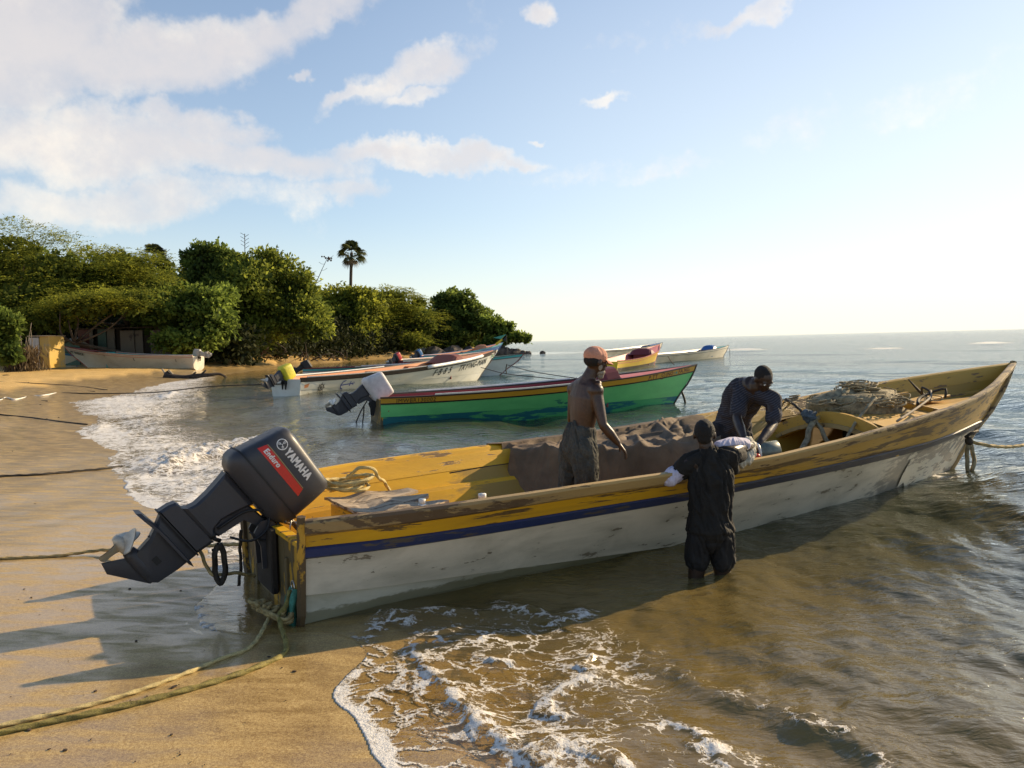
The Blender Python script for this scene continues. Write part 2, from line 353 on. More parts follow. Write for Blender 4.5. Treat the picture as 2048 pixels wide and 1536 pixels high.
M['leaf_palm'] = leafmat('palm_leaves', (.022, .030, .010), (.11, .12, .035), .2)
M['leaf_dead'] = leafmat('dead_leaves', (.07, .05, .03), (.22, .16, .09), .2)
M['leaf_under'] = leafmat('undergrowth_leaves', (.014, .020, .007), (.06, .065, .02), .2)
M['bark'] = plain('tree_bark', (.075, .055, .038), .9, 0, .8, 8, .3)
M['driftwood'] = plain('dark_driftwood', (.06, .040, .028), .85, 0, .8, 8, .4)
M['pale_wood'] = plain('bleached_wood', (.42, .34, .24), .8, 0, .5, 10, .25)
M['rock'] = plain('dark_rock', (.11, .085, .065), .85, 0, 1.0, 1.2, .4)

# ------------------------------------------------------------------ coast, sand and water
coast = [(9., -14.), (4., -5.), (1.2, -.5), (.2, 1.6), (-.25, 2.6)] + [tuple(up(*c)[:2]) for c in
        [(760, 1536), (705, 1440), (668, 1395), (700, 1338), (728, 1300), (655, 1266), (585, 1268), (505, 1272), (420, 1255), (390, 1212), (430, 1175), (442, 1130), (400, 1075), (330, 1020), (262, 985), (240, 960), (218, 930), (235, 908), (200, 885), (160, 865), (190, 845),
         (172, 825), (150, 805), (235, 790), (340, 765)]] + [(-20., 56.8), (-20.9, 71), (-20.5, 84), (-17., 99), (-9, 108.5), (-1.5, 112), (1.8, 113.5), (2.2, 116), (-2, 122), (-12, 135), (-40, 160), (-120, 220)]
land = np.array(coast + [(-400., 220.), (-400., -60.), (9., -60.)])
CO = np.array(coast)
def _cr(P, m_):
    Q = np.vstack([2 * P[0] - P[1], P, 2 * P[-1] - P[-2]]); out = []
    for i in range(len(P) - 1):
        a, b, c, e = Q[i:i + 4]
        for t in np.linspace(0, 1, m_, endpoint=False): out.append(.5 * ((2 * b) + (-a + c) * t + (2 * a - 5 * b + 4 * c - e) * t * t + (-a + 3 * b - 3 * c + e) * t ** 3))
    return np.array(out + [P[-1]])
_cs = _cr(CO[4:], 4); CO = np.vstack([CO[:4], _cs]); land = np.vstack([CO, [(-400., 220.), (-400., -60.), (9., -60.)]])
def sdist(x, y):
    """signed distance to the water's edge, positive on land"""
    x = np.asarray(x, float); y = np.asarray(y, float); best = np.full(x.shape, 1e9)
    for a, b in zip(CO[:-1], CO[1:]):
        ab = b - a; t = np.clip(((x - a[0]) * ab[0] + (y - a[1]) * ab[1]) / (ab @ ab), 0, 1)
        best = np.minimum(best, (x - a[0] - t * ab[0]) ** 2 + (y - a[1] - t * ab[1]) ** 2)
    ins = np.zeros(x.shape, bool); n = len(land)
    for i in range(n):
        (x1, y1), (x2, y2) = land[i], land[(i + 1) % n]
        c_ = ((y1 > y) != (y2 > y)); xx = (x2 - x1) * (y - y1) / (y2 - y1 + 1e-12) + x1; ins ^= c_ & (x < xx)
    d = np.sqrt(best) * np.where(ins, 1, -1); R0 = np.clip(np.hypot(x, y) / 8, .4, 3)
    return d + ((fbm(x * 2.4 + 3, y * 2.4 + 8, 3) - .5) * .16 + (fbm(x * .6 + 3, y * .6 + 8, 2) - .5) * .20) * R0
def sand_h(x, y, d=None):
    d = sdist(x, y) if d is None else d
    nz = fbm(x * .35 + 40, y * .35 + 3, 3) - .5; n2 = fbm(x * 1.6, y * 1.6, 3) - .5
    h = np.where(d > 0, .045 * np.minimum(d, 1.6) + .10 * np.clip(d - 1.6, 0, 4.2) + .018 * np.clip(d - 5.8, 0, 20), 0.0)
    h = h + np.where(d < 0, np.maximum(-.045 * np.minimum(-d, .35) - .19 * np.clip(-d - .35, 0, 60), -4), 0)
    h = h + nz * .10 * np.clip(np.abs(d) / 3, 0, 1) + n2 * .02 * np.clip(np.abs(d) / 1.5, .0, 1)
    # rough ground of the wooded headland
    wood = np.clip((y - 66) / 10, 0, 1) * np.clip(d / 1.5, 0, 1) * np.clip((d + 0) / 3, 0, 1)
    h = h + wood * (.6 + .5 * fbm(x * .5, y * .5, 3) + .05 * np.clip(d, 0, 14))
    back = np.clip((-x - 40 - (y - 56) * .12) / 14, 0, 1) * np.clip((y - 52) / 8, 0, 1)
    return h + back * 1.2
def polar(azs, rs):
    A, R_ = np.meshgrid(azs, rs, indexing='xy'); x = R_ * np.sin(A); y = R_ * np.cos(A); return x, y, R_
def gridfaces(nr, na):
    i = np.arange(nr - 1)[:, None] * na + np.arange(na - 1)[None]; return np.stack([i, i + 1, i + 1 + na, i + na], -1).reshape(-1, 4)
D2 = math.pi / 180
def setattr_f(me, name, val):
    a = me.attributes.new(name, 'FLOAT', 'POINT'); a.data.foreach_set('value', np.asarray(val, dtype=np.float32).ravel())
# sand
azs = np.r_[np.arange(-130, -38, 1.5), np.arange(-38, 20, .17), np.arange(20, 110, 1.5)] * D2
rs = np.r_[.05, .5, 1.2, 2.0, 1.8 * 1600 / np.arange(1150, 14, -3.2), np.geomspace(210, 420, 8)]
x, y, R_ = polar(azs, rs); dS = sdist(x, y); z = sand_h(x, y, dS)
# a few footprint-like hollows and drift ripples on the dry sand
dry = np.clip((z - .30) / .12, 0, 1)
z = z + dry * (fbm(x * 3.1, y * 3.1, 3) - .5) * .05
z = np.where(R_ > 170, z - .004 * (R_ - 170) * (dS < 0), z)
sand = mobj('beach_sand', np.stack([x, y, z], -1), gridfaces(*x.shape), None, smooth=True)
edge = z + (fbm(x * .8, y * .8, 4) - .5) * .16
wet = 1 - np.clip((edge - .30) / .07, 0, 1)
setattr_f(sand.data, 'wet', wet)
T(sand, 'golden beach sand, wet and smooth near the water', None, None, 'structure')
m_, t = newmat('beach_sand'); tc = t.add('ShaderNodeTexCoord').outputs['Object']; wt = t.add('ShaderNodeAttribute', attribute_name='wet').outputs['Fac']
n1 = t.noise(tc, .9, 6, .62, .4); n2 = t.noise(t.mapv(tc, (1, 3.2, 1), rot=(0, 0, .5)), 2.6, 6, .62, .5); n3 = t.noise(tc, 170, 3, .7); n4 = t.noise(tc, 38, 5, .7)
dryc = t.mix(t.ramp(n1, .3, .7), (.54, .34, .105), (.66, .43, .155))
wetc = t.mix(t.ramp(n2, .36, .66), (.33, .215, .080), (.45, .31, .125))
base = t.mix(wt, dryc, wetc); base = t.mix(.95, base, t.mix(t.ramp(n3, .25, .75), (.12, .12, .12), (.88, .88, .88)), 'SOFT_LIGHT'); base = t.mix(.6, base, t.mix(t.ramp(t.noise(tc, 62, 2, .7), .3, .7), (.25, .25, .25), (.75, .75, .75)), 'SOFT_LIGHT')
base = t.mix(t.m('MULTIPLY', t.ramp(n4, .62, .72), .5), base, (.10, .065, .03))
hgt = t.m('ADD', t.m('MULTIPLY', n3, .22), t.m('ADD', t.m('MULTIPLY', n4, .35), t.m('MULTIPLY', n2, .30)))
bs = t.m('SUBTRACT', .5, t.m('MULTIPLY', wt, .32)); bmp = t.add('ShaderNodeBump', {'Strength': bs, 'Distance': .02, 'Height': hgt})
film = t.m('MULTIPLY', wt, t.ramp(n2, .70, .36))
rough = t.m('SUBTRACT', .85, t.m('ADD', t.m('MULTIPLY', wt, .26), t.m('MULTIPLY', film, .30)))
bcoat = t.add('ShaderNodeBump', {'Strength': .03, 'Distance': .02, 'Height': t.m('ADD', n2, t.m('MULTIPLY', n4, .25))})
p = t.add('ShaderNodeBsdfPrincipled', {'Base Color': base, 'Roughness': rough, 'Normal': bmp.outputs[0], 'Coat Weight': t.m('MULTIPLY', film, .9), 'Coat Roughness': .16, 'Coat IOR': 1.33, 'Coat Normal': bcoat.outputs[0], 'Specular IOR Level': .35})
finish(t, p.outputs[0]); sand.data.materials.clear(); sand.data.materials.append(m_)

# the big boat's frame is needed for the water round it
TH = math.radians(31.3); BE = np.array([math.cos(TH), math.sin(TH), 0]); BN = np.array([-math.sin(TH), math.cos(TH), 0]); BS = np.array([-1.772, 5.726, 0])

# water
azs = np.r_[np.arange(-100, -37, 1.2), np.arange(-37, 37, .115), np.arange(37, 120, 1.2)] * D2
rs = np.r_[.6, 1.0, 1.5, 1.9, 1.8 * 1600 / np.arange(1200, 9, -1.9), np.geomspace(340, 22000, 26)]
x, y, R_ = polar(azs, rs); dW = sdist(x, y); depth0 = -sand_h(x, y, dW)
spac = np.maximum(R_ * .115 * D2, R_ ** 2 / 2880 * 1.9)
h = np.zeros_like(x); deep = np.clip(-dW / 5, 0, 1); near_damp = .32 + .50 * np.clip((-dW - .5) / 4, 0, 1) + .18 * np.clip((-dW - 5) / 8, 0, 1)
for i in range(64):
    lam = .16 * 1.085 ** i * (1 + .04 * RNG.random()); k = 2 * math.pi / lam
    th = math.radians(200) + RNG.normal(0, .62 if lam < 3 else .35); ph = RNG.random() * 6.283
    amp = .0062 * lam ** .88 * (1.0 if lam < 2.5 else (2.5 / lam) ** .8)
    fil = np.clip(lam / (spac * 2.6) - 1, 0, 1)
    wob = .8 * (vnoise(x / lam * .21 + i, y / lam * .21 + 3 * i) - .5) * 6
    arg = k * (x * math.cos(th) + y * math.sin(th)) + ph + wob
    s_ = np.sin(arg); grp = .4 + 1.2 * vnoise(x / lam * .13 + 5 * i, y / lam * .13)
    h += amp * grp * fil * (s_ + .25 * np.cos(2 * arg))
bu = (x - BS[0]) * BE[0] + (y - BS[1]) * BE[1]; bv = (x - BS[0]) * BN[0] + (y - BS[1]) * BN[1]
inboat = np.clip(1.8 - np.abs(bv) / .45, 0, 1) * np.clip((bu + .2) / .4, 0, 1) * np.clip((9.4 - bu) / .8, 0, 1)
h *= near_damp * (1 - .65 * inboat)
def lay(pts): return np.array([up(px, py)[:2] for px, py in pts])
def dline(P, x, y):
    best = np.full(x.shape, 1e9); par = np.zeros(x.shape); tot = len(P) - 1; sgn = np.zeros(x.shape)
    for i, (a, b) in enumerate(zip(P[:-1], P[1:])):
        ab = b - a; t = np.clip(((x - a[0]) * ab[0] + (y - a[1]) * ab[1]) / (ab @ ab), 0, 1)
        d = (x - a[0] - t * ab[0]) ** 2 + (y - a[1] - t * ab[1]) ** 2; mk = d < best; best = np.where(mk, d, best); par = np.where(mk, (i + t) / tot, par)
        sgn = np.where(mk, np.sign((x - a[0]) * ab[1] - (y - a[1]) * ab[0]), sgn)
    return np.sqrt(best), par, sgn
def inpoly(P, x, y):
    ins = np.zeros(x.shape, bool); n = len(P)
    for i in range(n):
        (x1, y1), (x2, y2) = P[i], P[(i + 1) % n]; c_ = ((y1 > y) != (y2 > y)); ins ^= c_ & (x < (x2 - x1) * (y - y1) / (y2 - y1 + 1e-12) + x1)
    return ins
def polymask(P, x, y, soft):
    d, _, _ = dline(np.vstack([P, P[:1]]), x, y); return np.clip(.5 + np.where(inpoly(P, x, y), d, -d) / soft, 0, 1)
wx = x + (fbm(x * 2.2, y * 2.2, 3) - .5) * .35 * np.clip(R_ / 8, .3, 2); wy = y + (fbm(x * 2.2 + 31, y * 2.2 + 7, 3) - .5) * .35 * np.clip(R_ / 8, .3, 2)
foam = np.zeros_like(x); rid = np.zeros_like(x)
lump = fbm(x * 9, y * 9, 4); lump2 = fbm(x * 3.2 + 9, y * 3.2, 3)
def crest(pts, height, width, fo, bw, lumpy=.5, fade=True):
    fo = fo * (.74 if pts[0][1] > 1150 else 1.0); bw = bw * (.85 if pts[0][1] > 1150 else 1.0)
    _crest(pts, height, width, fo, bw, lumpy, fade)
def _crest(pts, height, width, fo, bw, lumpy=.5, fade=True):
    """a small breaking wave: steep on one side, foam on top and trailing on the other"""
    global h, foam
    P = lay(pts); d, par, sg = dline(P, wx, wy); env = np.clip(np.sin(np.clip(par, .02, .98) * math.pi) * 2.2, 0, 1) if fade else 1
    sd_ = d * sg; prof = np.exp(-(sd_ / width) ** 2 * np.where(sd_ > 0, 3.0, .5))
    h = h + height * env * prof * (1 + lumpy * (lump - .5) * 2 * (prof > .3))
    foam = np.maximum(foam, fo * env * np.clip(1.25 - d / bw, 0, 1) * (.55 + .9 * lump2))
# surf behind the motor
surf = lay([(150, 803), (235, 789), (330, 766), (420, 752), (390, 800), (330, 850), (430, 890), (520, 905), (560, 960), (560, 1060), (520, 1110), (440, 1120), (330, 1022), (238, 962), (214, 932), (236, 905), (196, 885), (158, 863), (190, 843)])
sm = polymask(surf, wx, wy, 1.2)
streak = fbm(wx * .7 + wy * .25, wy * 2.6 - wx * .5, 4)
foam = np.maximum(foam, sm * (.16 + .95 * streak))
blob = polymask(lay([(215, 930), (300, 905), (560, 930), (600, 1080), (450, 1120), (330, 1030)]), wx, wy, .8)
foam = np.maximum(foam, blob * (.35 + .85 * streak))
bl2 = polymask(lay([(150, 865), (200, 838), (270, 850), (290, 890), (250, 920), (215, 925)]), wx, wy, .8); foam = np.maximum(foam, bl2 * (.65 + .4 * lump2))
bl3 = polymask(lay([(145, 805), (235, 789), (330, 790), (330, 830), (220, 842), (160, 830)]), wx, wy, 1.2); foam = np.maximum(foam, bl3 * (.55 + .55 * streak))
bl4 = polymask(lay([(250, 775), (330, 762), (410, 760), (400, 775), (320, 785)]), wx, wy, 1.5); foam = np.maximum(foam, bl4 * (.5 + .5 * streak))
h = h + sm * (lump - .45) * .05 + blob * (lump2 - .3) * .07
crest([(255, 960), (330, 930), (420, 905), (470, 890), (560, 890)], .10, .55, .55, .8)
crest([(205, 912), (165, 872), (200, 845)], .07, .35, .8, .5); crest([(240, 975), (330, 1030), (420, 1100)], .04, .2, .95, .22)
crest([(318, 800), (345, 790), (352, 786)], .08, .3, 1.2, .3)
# wash in front of the big boat
crest([(840, 1262), (832, 1300), (862, 1350), (905, 1400), (960, 1450), (1030, 1495), (1100, 1545), (1180, 1600)], .038, .085, .86, .11, .25)
crest([(905, 1405), (960, 1450), (1030, 1495), (1100, 1545), (1180, 1600)], .014, .14, .86, .22, .9)
crest([(1060, 1530), (1130, 1500), (1200, 1515), (1260, 1550)], .02, .12, .7, .16, .6)
crest([(735, 1285), (752, 1250), (780, 1232), (850, 1250)], .035, .08, .75, .09, .9)
crest([(975, 1190), (1000, 1212), (1050, 1215), (1090, 1232), (1150, 1212), (1195, 1200)], .03, .12, .66, .11, .6)
crest([(850, 1268), (900, 1282), (960, 1278), (1010, 1262), (1060, 1250)], .012, .06, .72, .07)
crest([(760, 1235), (850, 1225), (930, 1232), (985, 1215)], .03, .12, .5, .08)
crest([(1230, 1325), (1190, 1335), (1120, 1360), (1085, 1400), (1085, 1425), (1110, 1432), (1160, 1415)], .012, .07, .78, .075)
crest([(1150, 1340), (1200, 1318), (1215, 1302)], .012, .06, .62, .07); crest([(940, 1310), (985, 1322), (1040, 1318)], .01, .06, .7, .09)
crest([(668, 1400), (705, 1388), (760, 1385), (850, 1372), (870, 1362)], .01, .05, .75, .065)
crest([(1240, 1470), (1330, 1436), (1400, 1460), (1450, 1520), (1480, 1560)], .015, .07, .6, .07); crest([(1560, 1440), (1680, 1470), (1760, 1530), (1790, 1580)], .03, .12, .42, .06)
crest([(1380, 1505), (1430, 1490), (1450, 1530)], .012, .07, .85, .10); crest([(1620, 1330), (1750, 1400), (1900, 1440), (2060, 1500)], .03, .30, 0, .06, .1)
crest([(1350, 1290), (1500, 1300), (1640, 1360), (1800, 1370)], .035, .28, 0, .06, .1); crest([(1900, 1290), (2000, 1310), (2120, 1310)], .03, .3, 0, .05, .1)
crest([(1250, 1250), (1330, 1330), (1420, 1380), (1560, 1420), (1700, 1500)], .03, .2, .18, .1, .3)
lace = polymask(lay([(840, 1262), (1000, 1235), (1180, 1225), (1280, 1300), (1320, 1420), (1250, 1520), (1080, 1500), (960, 1440), (870, 1350)]), wx, wy, .35); foam = np.maximum(foam, lace * (.08 + .40 * fbm(x * 2.2, y * 2.2, 3)))
lace2 = polymask(lay([(672, 1400), (700, 1340), (830, 1290), (870, 1370), (960, 1470), (1060, 1550), (800, 1600), (705, 1440)]), wx, wy, .2); foam = np.maximum(foam, lace2 * (.10 + .42 * fbm(x * 3, y * 3 + 8, 3)))
lace3 = polymask(lay([(1050, 1460), (1260, 1480), (1500, 1520), (1560, 1600), (1000, 1600)]), wx, wy, .3); foam = np.maximum(foam, lace3 * (.10 + .38 * fbm(x * 3, y * 3 + 8, 3)))
# edge of the water on the sand, splash round the legs and at the bow
lapamp = np.clip((vnoise(x * 1.3, y * 1.3) - .25) * 1.6, 0, 1)
outside_pool = 1 - polymask(lay([(620, 1130), (735, 1298), (600, 1310), (450, 1290), (400, 1230), (400, 1170), (440, 1150)]), x, y, .15)
foam = np.maximum(foam, outside_pool * (.66 * np.exp(-(np.abs(dW + .03) / .065) ** 2) + .45 * np.exp(-(np.clip(-dW, 0, 9) / .30)) * (dW < .02)) * (.45 + .55 * lapamp) * np.clip((70 - R_) / 30, 0, 1))
for q, rr in (((1895, 953), .16),):
    c_ = up(*q); d = np.hypot(x - c_[0], y - c_[1]); foam = np.maximum(foam, .62 * np.exp(-((d - rr) / .05) ** 2))
# reef line and a few far whitecaps
far_l = np.exp(-((y - 100 - .12 * (x - 40) - 2 * fbm(x * .08, y * .02, 3)) / 1.1) ** 2) * (x > 16) * np.clip((fbm(x * .16, y * .06 + 5, 3) - .40) * 9, 0, 1)
foam = np.maximum(foam, far_l * 1.0); h += far_l * .22
foam = np.maximum(foam, .9 * np.exp(-((y - 84 - .1 * x) / .8) ** 2) * (x > 30) * np.clip((fbm(x * .2 + 7, y * .1, 3) - .55) * 9, 0, 1))
z = h * np.clip(1 - (R_ - 330) / 400, 0, 1)
z = z + .012 * np.clip(sm + lace + lace2, 0, 1) * (foam > .5)
# thin film over the sand: keep the sheet a few millimetres over the sand right at the edge, and below it further in
sand_z = -depth0
z = np.where(dW > 0, np.minimum(z, sand_z - np.clip(dW * .05, 0, .3) + .004), z)
z = np.where((dW <= 0) & (dW > -.8), np.maximum(z * np.clip(-dW / .8, .15, 1), sand_z + .004), z)
water = mobj('sea_water', np.stack([x, y, z], -1), gridfaces(*x.shape), None, smooth=True)
setattr_f(water.data, 'depth', np.where(R_ > 200, 4, np.clip(z - sand_z, 0, 5))); setattr_f(water.data, 'foam', foam)
T(water, 'shallow sea with small waves and foam along the beach', None, None, 'structure')
m_, t = newmat('sea_water'); tc = t.add('ShaderNodeTexCoord').outputs['Object']
dp = t.add('ShaderNodeAttribute', attribute_name='depth').outputs['Fac']; fo = t.add('ShaderNodeAttribute', attribute_name='foam').outputs['Fac']
# foam pattern: cells with bright edges, torn by noise
wn = t.add('ShaderNodeTexNoise', {'Vector': tc, 'Scale': 3.0, 'Detail': 5.0, 'Roughness': .6}).outputs['Color']
wvv = t.add('ShaderNodeVectorMath', {0: tc, 1: t.add('ShaderNodeVectorMath', {0: wn, 'Scale': .55}, operation='SCALE').outputs[0]}, operation='ADD').outputs[0]
vor = t.add('ShaderNodeTexVoronoi', {'Vector': t.mapv(wvv, (1, 1.5, 1), rot=(0, 0, .5)), 'Scale': 5.0}, feature='DISTANCE_TO_EDGE').outputs[0]
vor2 = t.add('ShaderNodeTexVoronoi', {'Vector': wvv, 'Scale': 19.0}, feature='DISTANCE_TO_EDGE').outputs[0]
fine = t.noise(tc, 26, 6, .7); mid = t.noise(wvv, 6, 6, .65)
cells = t.m('SUBTRACT', t.m('ADD', t.m('MULTIPLY', t.ramp(vor, .20, .0), .50), t.m('MULTIPLY', t.ramp(vor2, .18, .0), .26)), .10)
patt = t.m('ADD', cells, t.m('ADD', t.m('MULTIPLY', t.m('SUBTRACT', mid, .5), 1.1), t.m('MULTIPLY', t.m('SUBTRACT', fine, .5), .55)))
fk = t.m('ADD', fo, t.m('MULTIPLY', patt, 1.05)); fmask = t.m('MULTIPLY', t.ramp(fk, .58, .78), t.ramp(fo, .03, .16))
# body colour
shal = t.ramp(dp, .05, .9); nbig = t.noise(tc, .7, 4, .6)
murk = t.mix(t.ramp(dp, .05, .9), (.25, .175, .055), (.058, .062, .034)); murk = t.mix(t.ramp(dp, 1.1, 3.4), murk, (.050, .095, .090))
murk = t.mix(t.m('MULTIPLY', t.m('MULTIPLY', t.ramp(nbig, .45, .75), .4), t.ramp(dp, 2.4, .8)), murk, (.16, .125, .045))
opac = t.m('SUBTRACT', 1.0, t.m('POWER', 2.718, t.m('MULTIPLY', dp, -5.5)))
# ripples
dist = t.add('ShaderNodeCameraData').outputs['View Distance'] if False else None
r1 = t.noise(t.mapv(tc, (1.0, 2.2, 1), rot=(0, 0, -.35)), 3.2, 4, .55, .35); r2 = t.noise(t.mapv(tc, (1.0, 1.7, 1), rot=(0, 0, .3)), 13, 4, .6, .3); r3 = t.noise(t.mapv(tc, (.5, 1.4, 1), rot=(0, 0, -.2)), .9, 5, .6, .3)
r4 = t.noise(t.mapv(tc, (.8, 2.0, 1), rot=(0, 0, .12)), 1.9, 4, .6, .4)
dampb = t.m('ADD', .25, t.m('MULTIPLY', t.ramp(dp, .0, .35), .75))
hh = t.m('MULTIPLY', t.m('ADD', t.m('ADD', t.m('MULTIPLY', r1, .030), t.m('ADD', t.m('MULTIPLY', r2, .0055), t.m('MULTIPLY', t.m('MULTIPLY', r4, .085), t.ramp(dp, .6, 2.2)))), t.m('MULTIPLY', t.m('MULTIPLY', r3, .13), t.ramp(dp, 1.4, 4.0))), dampb)
bw_ = t.add('ShaderNodeBump', {'Strength': 1.0, 'Distance': 1.0, 'Height': hh}).outputs[0]
tr = t.add('ShaderNodeBsdfTransparent', {'Color': (.93, .90, .80)}); df = t.add('ShaderNodeBsdfDiffuse', {'Color': murk, 'Normal': bw_})
under = t.add('ShaderNodeMixShader', {0: opac, 1: tr.outputs[0], 2: df.outputs[0]})
gl = t.add('ShaderNodeBsdfGlossy', {'Color': (.98, .98, .98), 'Roughness': .035, 'Normal': bw_})
fr0 = t.add('ShaderNodeFresnel', {'IOR': 1.46, 'Normal': bw_}); bf_ = t.add('ShaderNodeNewGeometry').outputs['Backfacing']
fr = t.add('ShaderNodeMix', {0: bf_, 2: fr0.outputs[0], 3: .08})   # seen from below the sheet stays clear
surf_ = t.add('ShaderNodeMixShader', {0: fr.outputs[0], 1: under.outputs[0], 2: gl.outputs[0]})
fb = t.add('ShaderNodeBump', {'Strength': .9, 'Distance': .03, 'Height': t.m('ADD', t.m('MULTIPLY', fmask, .6), t.m('ADD', t.m('MULTIPLY', fine, .5), t.m('MULTIPLY', t.noise(tc, 75, 3, .6), .25)))}).outputs[0]
fcol = t.mix(t.ramp(fk, .6, 1.15), (.46, .39, .29), (.82, .79, .74))
fd = t.add('ShaderNodeBsdfPrincipled', {'Base Color': fcol, 'Roughness': .5, 'Normal': fb, 'Specular IOR Level': .4})
finish(t, t.add('ShaderNodeMixShader', {0: t.m('MULTIPLY', fmask, .94), 1: surf_.outputs[0], 2: fd.outputs[0]}).outputs[0])
water.data.materials.clear(); water.data.materials.append(m_)

# ------------------------------------------------------------------ hulls
class Hull:
    """lines of a flat-bottomed open fishing canoe. Local frame: x from stern to bow, y across, z up from the water."""
    SG = np.array([0, .05, .1, .15, .2, .25, .3, .4, .5, .6, .7, .75, .8, .85, .9, .95, 1.0])
    HG = np.array([.82, 1.0, 1.10, 1.15, 1.18, 1.20, 1.23, 1.26, 1.20, 1.12, 1.0, .93, .80, .63, .43, .22, .0])
    ZG = np.array([.70, .72, .735, .745, .755, .76, .765, .79, .84, .91, .99, 1.05, 1.11, 1.17, 1.23, 1.285, 1.34])
    HW = np.array([.74, .70, .66, .64, .63, .63, .62, .61, .58, .53, .45, .39, .32, .25, .17, .08, .0])
    def __init__(s, L=10.17, hs=1.0, bs=1.0, zg=None, keel=-.3, rake=1.0):
        s.L = L; s.hs = hs; s.bs = bs; k = L / 10.17; s.keel = keel
        s.zs = np.array([-.35, -.15, 0, .41, .72, 1.0, 1.34]) * hs; s.us = L - (10.17 - np.array([8.15, 8.4, 8.64, 9.1, 9.6, 9.92, 10.17])) * hs * rake
        s.zgv = s.ZG * hs if zg is None else zg[0] + (zg[1] - zg[0]) * (s.SG ** 2.4)
        if zg is not None:
            s.zs = np.array([-.35, -.15, 0, .41, .72, 1.0, 1.34]) / 1.34 * zg[1]; s.us = L - (10.17 - np.array([8.15, 8.4, 8.64, 9.1, 9.6, 9.92, 10.17])) * rake * zg[1] / 1.34
    def zg(s, q): return float(np.interp(q, s.SG, s.zgv))
    def pt(s, q, z, side, off=0.0):
        u = q * np.interp(z, s.zs, s.us); g = np.interp(q, s.SG, s.HG) * s.bs; b = np.interp(q, s.SG, s.HW) * s.bs; zg = s.zg(q)
        if z >= 0: hb = b + (g - b) * (z / zg) ** .92
        else: hb = b * max(0.0, 1 + z / (abs(s.keel) + .001)) ** .5
        e = min(1.0, (1 - q) / .02 + .0)
        o = off * (1 if off > 0 else min(1, hb / (abs(off) + .02)))
        return np.array([u, side * max(0.0, hb + o), z])
    def uz(s, u, z, side, off=0.0):
        q = u / np.interp(z, s.zs, s.us); return s.pt(min(1, q), z, side, off)
    def strip(s, name, prof, mat, parent, side, q0=0.0, q1=1.0, n=44, closed=True):
        """prof(q) -> list of (z, off); swept along the hull, corners kept sharp"""
        qs = np.linspace(q0, q1, n); secs = [[s.pt(q, z, side, o) for z, o in prof(q)] for q in qs]; k = len(secs[0])
        V = []; Fc = []; segs = range(k) if closed else range(k - 1)
        for j in segs:
            b = len(V)
            for sec in secs: V += [sec[j], sec[(j + 1) % k]]
            for i in range(n - 1):
                f = (b + 2 * i, b + 2 * i + 1, b + 2 * i + 3, b + 2 * i + 2); Fc.append(f if side > 0 else f[::-1])
        if closed:
            for i in (0, n - 1):
                b = len(V); V += list(secs[i]); f = tuple(range(b, b + k)); Fc.append(f)
        o = mobj(name, V, Fc, mat, parent, True)
        return fixn(o) if closed else o
def band(z0, z1, off=0.0, th=.03):
    return lambda q: [(z0(q), off), (z1(q), off), (z1(q), off - th), (z0(q), off - th)]
def cst(v): return lambda q: v
def text_geo(body, size):
    cu = bpy.data.curves.new('lettering', 'FONT'); cu.body = body; cu.size = size; cu.resolution_u = 3; cu.space_character = 1.12
    ob = bpy.data.objects.new('lettering', cu); C.objects.link(ob); bpy.context.view_layer.update()
    dg = bpy.context.evaluated_depsgraph_get(); me = bpy.data.meshes.new_from_object(ob.evaluated_get(dg))
    V = np.array([v.co[:] for v in me.vertices]); Fc = [tuple(p.vertices) for p in me.polygons]
    bpy.data.objects.remove(ob); bpy.data.curves.remove(cu); bpy.data.meshes.remove(me)
    return V, Fc
def letter(name, body, size, fn, mat, parent, xs=1.0, bold=0.0, shear=0.0):
    V, Fc = text_geo(body, size); V = V.copy(); V[:, 0] = V[:, 0] * xs + V[:, 1] * shear
    if bold:
        V2 = []; F2 = []; nV = len(V)
        for i, (dx, dy) in enumerate(((0, 0), (bold, 0), (0, bold), (bold, bold))):
            V2 += [(a + dx, b + dy, .0006 * i) for a, b, _ in V]; F2 += [tuple(k + i * nV for k in f) for f in Fc]
        V = np.array(V2); Fc = F2
    return mobj(name, [fn(a, b, c_) for a, b, c_ in V], Fc, mat, parent)

